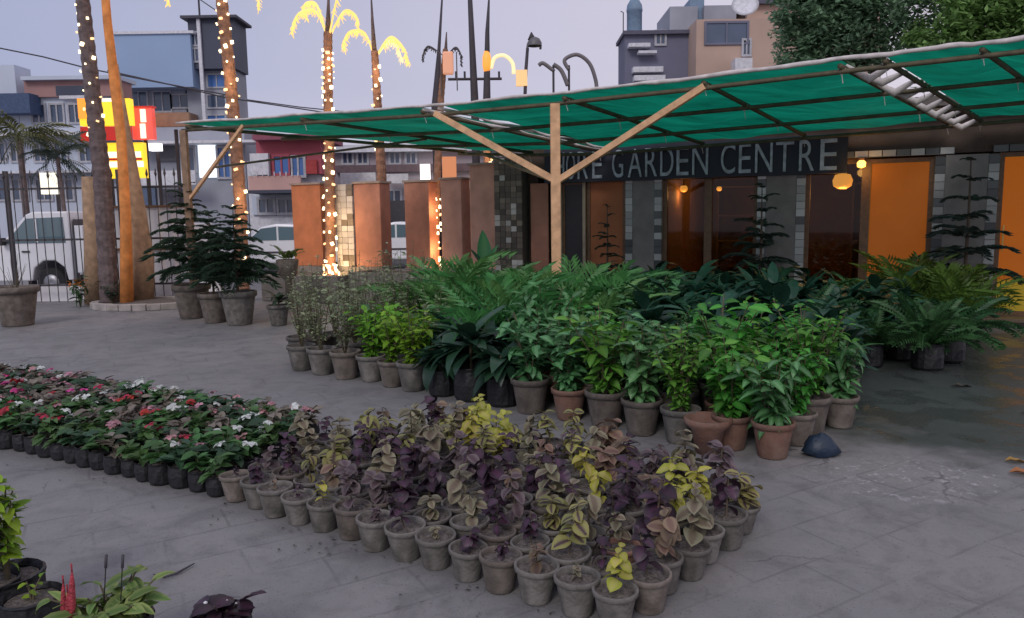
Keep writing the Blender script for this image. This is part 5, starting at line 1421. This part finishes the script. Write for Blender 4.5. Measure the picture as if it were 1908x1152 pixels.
for i in range(9):
    n = int((u_r - u_l) / SP3) + 1
    for j in range(n + 2):
        u = u_r - .02 - j * SP3 + (.15 if i % 2 else 0) - .0; v = v0 + .04 + i * .33
        if i < 2 and i % 2 and j == 0: u = u_r - .02
        p = ud3 * u + vd3 * v + Vector((U(-.04, .04), U(-.04, .04), 0)); px, py = proj(p)
        if px > 1600 and py > 680: continue
        if px > 1640: continue
        if px < 535 + i * 5: continue
        if (p - Vector((pc.x, pc.y, 0))).length < .22: continue
        if i == 0 and 815 < px < 950: p = p + vd3 * .03
        rows.setdefault(i, []).append((px, py, p))
for i, L_ in rows.items():
    L_.sort(key=lambda a: a[0])
    for j, (px, py, p) in enumerate(L_):
        if px < 690: kd = 'airy'; 
        elif px < 815: kd = 'lime' if i < 2 else rnd.choice(('airy', 'lime', 'mid', 'airy'))
        elif px < 965: kd = 'deep' if i < 3 else rnd.choice(('palm', 'mid', 'palm'))
        elif px < 1130: kd = rnd.choice(('mid', 'mixed', 'bright', 'fine')) if i < 5 else rnd.choice(('palm', 'palm', 'mid'))
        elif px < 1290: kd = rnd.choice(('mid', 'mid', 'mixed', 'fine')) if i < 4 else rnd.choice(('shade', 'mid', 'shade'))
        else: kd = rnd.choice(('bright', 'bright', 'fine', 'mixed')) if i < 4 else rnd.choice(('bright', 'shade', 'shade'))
        nm = KIND[kd][0]; k = rnd.randrange(4); ci = rnd.choices((0, 1, 2, 3), (4, 5, 2, 1))[0]
        if kd == 'deep' and i < 2: ci = 3
        elif i < 2 and ci == 3: ci = 1
        if j == len(L_) - 1: ci = 1 + (i == 0)
        sc_ = U(.86, 1.12) * (rnd.choice((1, 1, .85, 1.15)) if i else 1) * (1.0 if px > 690 else .95)
        sc_ *= 1.04
        place = 'front row' if i == 0 else ORD[i] + ' row back'
        t = thing('potted_shrub' if kd not in ('palm',) else 'potted_palm', f'{nm}, {place} of middle block, {ORD[j]} from left', 'potted plant', p, U(0, 6.28), 'large leafy potted plants in the middle block', sc_)
        po = inst('pot', P_l[ci], t); inst('soil', S_l, po); inst('stem', KSPEC[kd][k][0], t)
        if i == 0 and (kd == 'deep' or (kd in ('bright', 'mid') and px > 1200)):
            for (sh, kk, pos, az, el, roll, L) in KSPEC[kd][k][2]:
                M_ = leaf_M(pos, az, el, roll, L)
                inst('leaf', leaf_mesh(sh, kk, M_g[KIND[kd][2]]), t, M_.to_translation(), M_.to_euler(), L)
        else: inst('foliage', KSPEC[kd][k][1], t)
# tall banana-like leaf behind
t = thing('banana_plant', 'young banana plant with one upright broad leaf above the feathery palms', 'potted plant', G(905, 600)); t.scale = (1, 1, 1)
inst('pot', P_l[1], t)
mb = MB(); mb.tube([(0, 0, .2), (0, 0, .9)], [.03, .018], 8); mb.build('stem', M_lg, t)
for a, el, L in ((1.6, 1.45, .62), (.3, 1.15, .45), (3.4, 1.1, .4)):
    bm_ = MB(); bm_.add(*leaf_shape(.34, 8, .25, .12, .4)); o = bm_.build('leaf', leafmat('banana_leaf', (0.03, 0.14, 0.07), (0.05, 0.17, 0.08), trans=.3), t, True)
    M_ = leaf_M(Vector((0, 0, .78)), a, el, .3, L); o.location = M_.to_translation(); o.rotation_euler = M_.to_euler(); o.scale = (L, L * 1.1, L)
# dark plants along the shop front
cnt = {}
for i in range(7):
    yy = -1.0 - i * .46
    for j in range(26):
        X = wx(1100) + j * .44 + (i % 2) * .2; p = BW(X + U(-.06, .06), yy + U(-.06, .06)); px, py = proj(p)
        if px > 1800 or px < 1085: continue
        if py > 695: continue
        if px > 1790 - max(0, (py - 640)) * .5 : continue
        vv = vd3.dot(p)
        if px < 1640 and vv < v0 + .04 + 9 * .33: continue
        cnt.setdefault(i, []).append((px, py, p))
for i, L_ in cnt.items():
    L_.sort(key=lambda a: a[0])
    for j, (px, py, p) in enumerate(L_):
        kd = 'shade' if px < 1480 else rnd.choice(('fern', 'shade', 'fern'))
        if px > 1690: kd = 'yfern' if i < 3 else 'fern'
        k = rnd.randrange(4)
        place = 'row nearest the shop' if i == 0 else ORD[i] + ' row out from the shop'
        t = thing('potted_fern', f'{KIND[kd][0]}, {place}, {ORD[j]} from left', 'potted plant', p, U(0, 6.28), 'dark potted plants along the shop front', U(.95, 1.2))
        po = inst('pot', P_l[3 if rnd.random() < .8 else 0], t); inst('soil', S_l, po); inst('foliage', KSPEC[kd][k][1], t)

# blue bag and loose bits
t = thing('blue_bag', 'dark blue plastic bag lying behind the rightmost front pot', 'bag', G(1530, 848))
mb = MB(); r_ = random.Random(4); v = []
prof = [(.09, 0), (.12, .03), (.11, .08), (.07, .12), (.02, .15)]
for r, z in prof:
    for k in range(12): q = r * r_.uniform(.8, 1.15); a = 6.283 * k / 12; v.append((q * math.cos(a), q * .7 * math.sin(a), z * r_.uniform(.9, 1.1)))
mb.add(v, [(i * 12 + k, i * 12 + (k + 1) % 12, (i + 1) * 12 + (k + 1) % 12, (i + 1) * 12 + k) for i in range(4) for k in range(12)] + [tuple(48 + k for k in range(12))]); mb.build('bag_body', mat('blue_plastic', (0.012, 0.028, 0.055), .5, bump=.5, bscale=20), t, True)
# overturned small terracotta pots on the back of the coleus bed
for k, (px, py, m_, lab) in enumerate(((1318, 812, 2, 'shallow terracotta bowl standing in front of the broad leaved shrubs'),)):
    t = thing('clay_bowl', lab, 'bowl', G(px, py + 30)); mb = MB(); mb.lathe([(.001, 0), (.08, 0), (.11, .16), (.155, .20), (.16, .235), (.145, .24), (.13, .2), (.001, .19)], 22); mb.build('bowl_body', M_clay[2], t, True)
# fallen dry leaves
M_dry = leafmat('dry_fallen_leaf', (0.34, 0.17, 0.05), trans=.1, var=.5)
M_dry2 = leafmat('dull_fallen_leaf', (0.07, 0.065, 0.05), trans=.1, var=.4)
for px, py, L, m, lab in ((1770, 722, .30, M_dry2, 'dull brown fallen leaf on the wet paving near the ferns'), (1872, 862, .16, M_dry, 'amber fallen leaf at the right edge, upper of two'), (1880, 884, .20, M_dry, 'amber fallen leaf at the right edge, lower of two'),
                          (1900, 772, .2, M_dry2, 'dull green fallen leaf at the right picture edge')):
    mb = MB(); mb.add(*leaf_shape(.34 if m is not M_dry2 else .16, 6, .5, .3, .45, .03)); o = mb.build('fallen_leaf', m, None, True)
    o.location = G(px, py) + Vector((0, 0, .012)); o.rotation_euler = (0, -.06, rnd.uniform(-.5, .6)); o.scale = (L, L, L); tag(o, lab, 'leaf', 'fallen leaves on the paving')

# ================================================================== FOREGROUND CORNER PLANTS
FP = [pot_mesh(.13, .19, M_bag, True, 8), pot_mesh(.13, .19, M_bag, True, 9)]; FS = soil_mesh(.13, .19, 4)
M_var = leafmat('variegated_leaf', (0.42, 0.46, 0.36), (0.10, 0.17, 0.06), trans=.3, var=.3, band=.15)
M_yl = leafmat('yellow_lime_leaf', (0.20, 0.34, 0.03), trans=.35, var=.3)
def leafy(name, label, p, pot, spec, m, sc=1.0, group=None, extra=None, z=0):
    t = thing(name, label, 'potted plant', p, 0, group, sc)
    po = inst('pot', pot, t); inst('soil', FS, po); inst('stem', stems_mesh(spec[0], M_stem), t)
    for (sh, kk, pos, az, el, roll, L) in spec[1]:
        M_ = leaf_M(pos, az, el, roll, L); inst('leaf', leaf_mesh(sh, kk, m), t, M_.to_translation(), M_.to_euler(), L)
    return t
gf = 'black grow pots in the near left corner'
leafy('potted_shrub', 'tall lime green leafy plant in black pot at the left edge', G(22, 1150), FP[0], shrub_spec(.16, .50, 5, 26, .075, 'broad', .07), M_yl, 1.0, gf)
leafy('potted_shrub', 'white variegated small leaved plant in black pot in the near left corner', G(-22, 1165), FP[1], shrub_spec(.16, .36, 8, 20, .055, 'broad', .15), M_var, 1.0, gf)
t = leafy('potted_shrub', 'small sprig in black pot of dark soil, rightmost in the near left corner', G(66, 1180), FP[1], shrub_spec(.16, .14, 2, 4, .05, 'broad', .05), M_yl, .84, gf)
sp_ = shrub_spec(.16, .15, 13, 9, .13, 'wide_lance', .20, .2)
t = leafy('flowering_plant', 'leafy green plant with upright red flower spikes at the bottom left edge', G(218, 1245), FP[0], sp_, leafmat('pale_lime_leaf', (0.22, 0.30, 0.09), (0.14, 0.24, 0.06), trans=.3, var=.35), 1.0)
tp = t.location
M_redf = mat('red_flower_spike', (0.42, 0.05, 0.07), .7, noise=.4, nscale=60, bump=.8, bscale=120)
for (pa, ya, yb, r) in ((118, 1088, 1150, .010), (134, 1066, 1150, .013), (126, 1105, 1150, .009)):
    p, q = D(pa, yb, tp.y - .08), D(pa, ya, tp.y - .08); mb = MB(); mb.tube([p, p.lerp(q, .3), p.lerp(q, .75), q], [r * .7, r, r * .7, .003], 8); mb.tube([q, q + Vector((0, 0, .03))], .003, 5)
    o = mb.build('flower_spike', M_redf, t, True, origin=tp); o.scale = (1.0,) * 3
for (pa, ya, yb) in ((198, 1034, 1120), (229, 1034, 1120)):
    p, q = D(pa - 4, yb, tp.y), D(pa, ya, tp.y); mb = MB(); mb.tube([p, q.lerp(p, .3), q.lerp(p, .28), q], [.002, .002, .005, .005], 6); o = mb.build('seed_stalk', M_pole, t, True, origin=tp); o.scale = (1.0,) * 3
t = leafy('potted_succulent', 'dark purple leaved little plant with white buds at the bottom edge', G(418, 1218), FP[1], shrub_spec(.15, .09, 7, 6, .12, 'ovate', .10, .3), VAR['dark purple'], .82)
mb = MB()
for i in range(7): c = (U(-.07, .07), U(-.07, .07), U(.21, .26)); mb.lathe([(.001, -.01), (.009, -.005), (.01, .003), (.001, .01)], 8, c)
mb.build('buds', mat('white_bud', (0.6, 0.6, 0.62), .5), t, True)

t_ = MB(); t_.tube([G(x, y, .008) for x, y in ((285, 1070), (305, 1076), (330, 1068), (362, 1050))], [.002, .005, .006, .003], 6)
o = t_.build('twig', M_pole, origin=G(320, 1066)); tag(o, 'thin dark curved twig lying on the paving left of the coleus pots', 'twig')

# leaf litter and soil crumbs round the beds
r_ = random.Random(21); mb = MB()
def crumb(p, L):
    a = r_.uniform(0, 6.28); c, s_ = math.cos(a) * L, math.sin(a) * L; h = L * .25
    mb.add([(p.x - c, p.y - s_, .004), (p.x + s_ * .35, p.y - c * .35, .004 + h), (p.x + c, p.y + s_, .006), (p.x - s_ * .35, p.y + c * .35, .005)], [(0, 1, 2), (0, 2, 3)], [(.5, .5)] * 4)
for i in range(260):
    k = r_.random()
    if k < .45: u = r_.uniform(-3.8, -1.0); v = 2.485 - abs(r_.gauss(0, .16)) - .05; p = ud * u + vd * v
    elif k < .7: u = r_.uniform(-7.5, -3.5); v = 2.88 - abs(r_.gauss(0, .12)); p = ud2 * u + vd2 * v
    elif k < .9: u = r_.uniform(u_l, u_r + .4); v = v0 - abs(r_.gauss(0, .2)) - .1; p = ud3 * u + vd3 * v
    else: p = Vector((r_.uniform(1.2, 5.5), r_.uniform(3, 8), 0))
    crumb(p, r_.uniform(.003, .016))
tag(mb.build('leaf_litter', M_dry2), 'scattered dry leaf bits and soil crumbs on the paving beside the pots', 'litter', None, 'stuff')
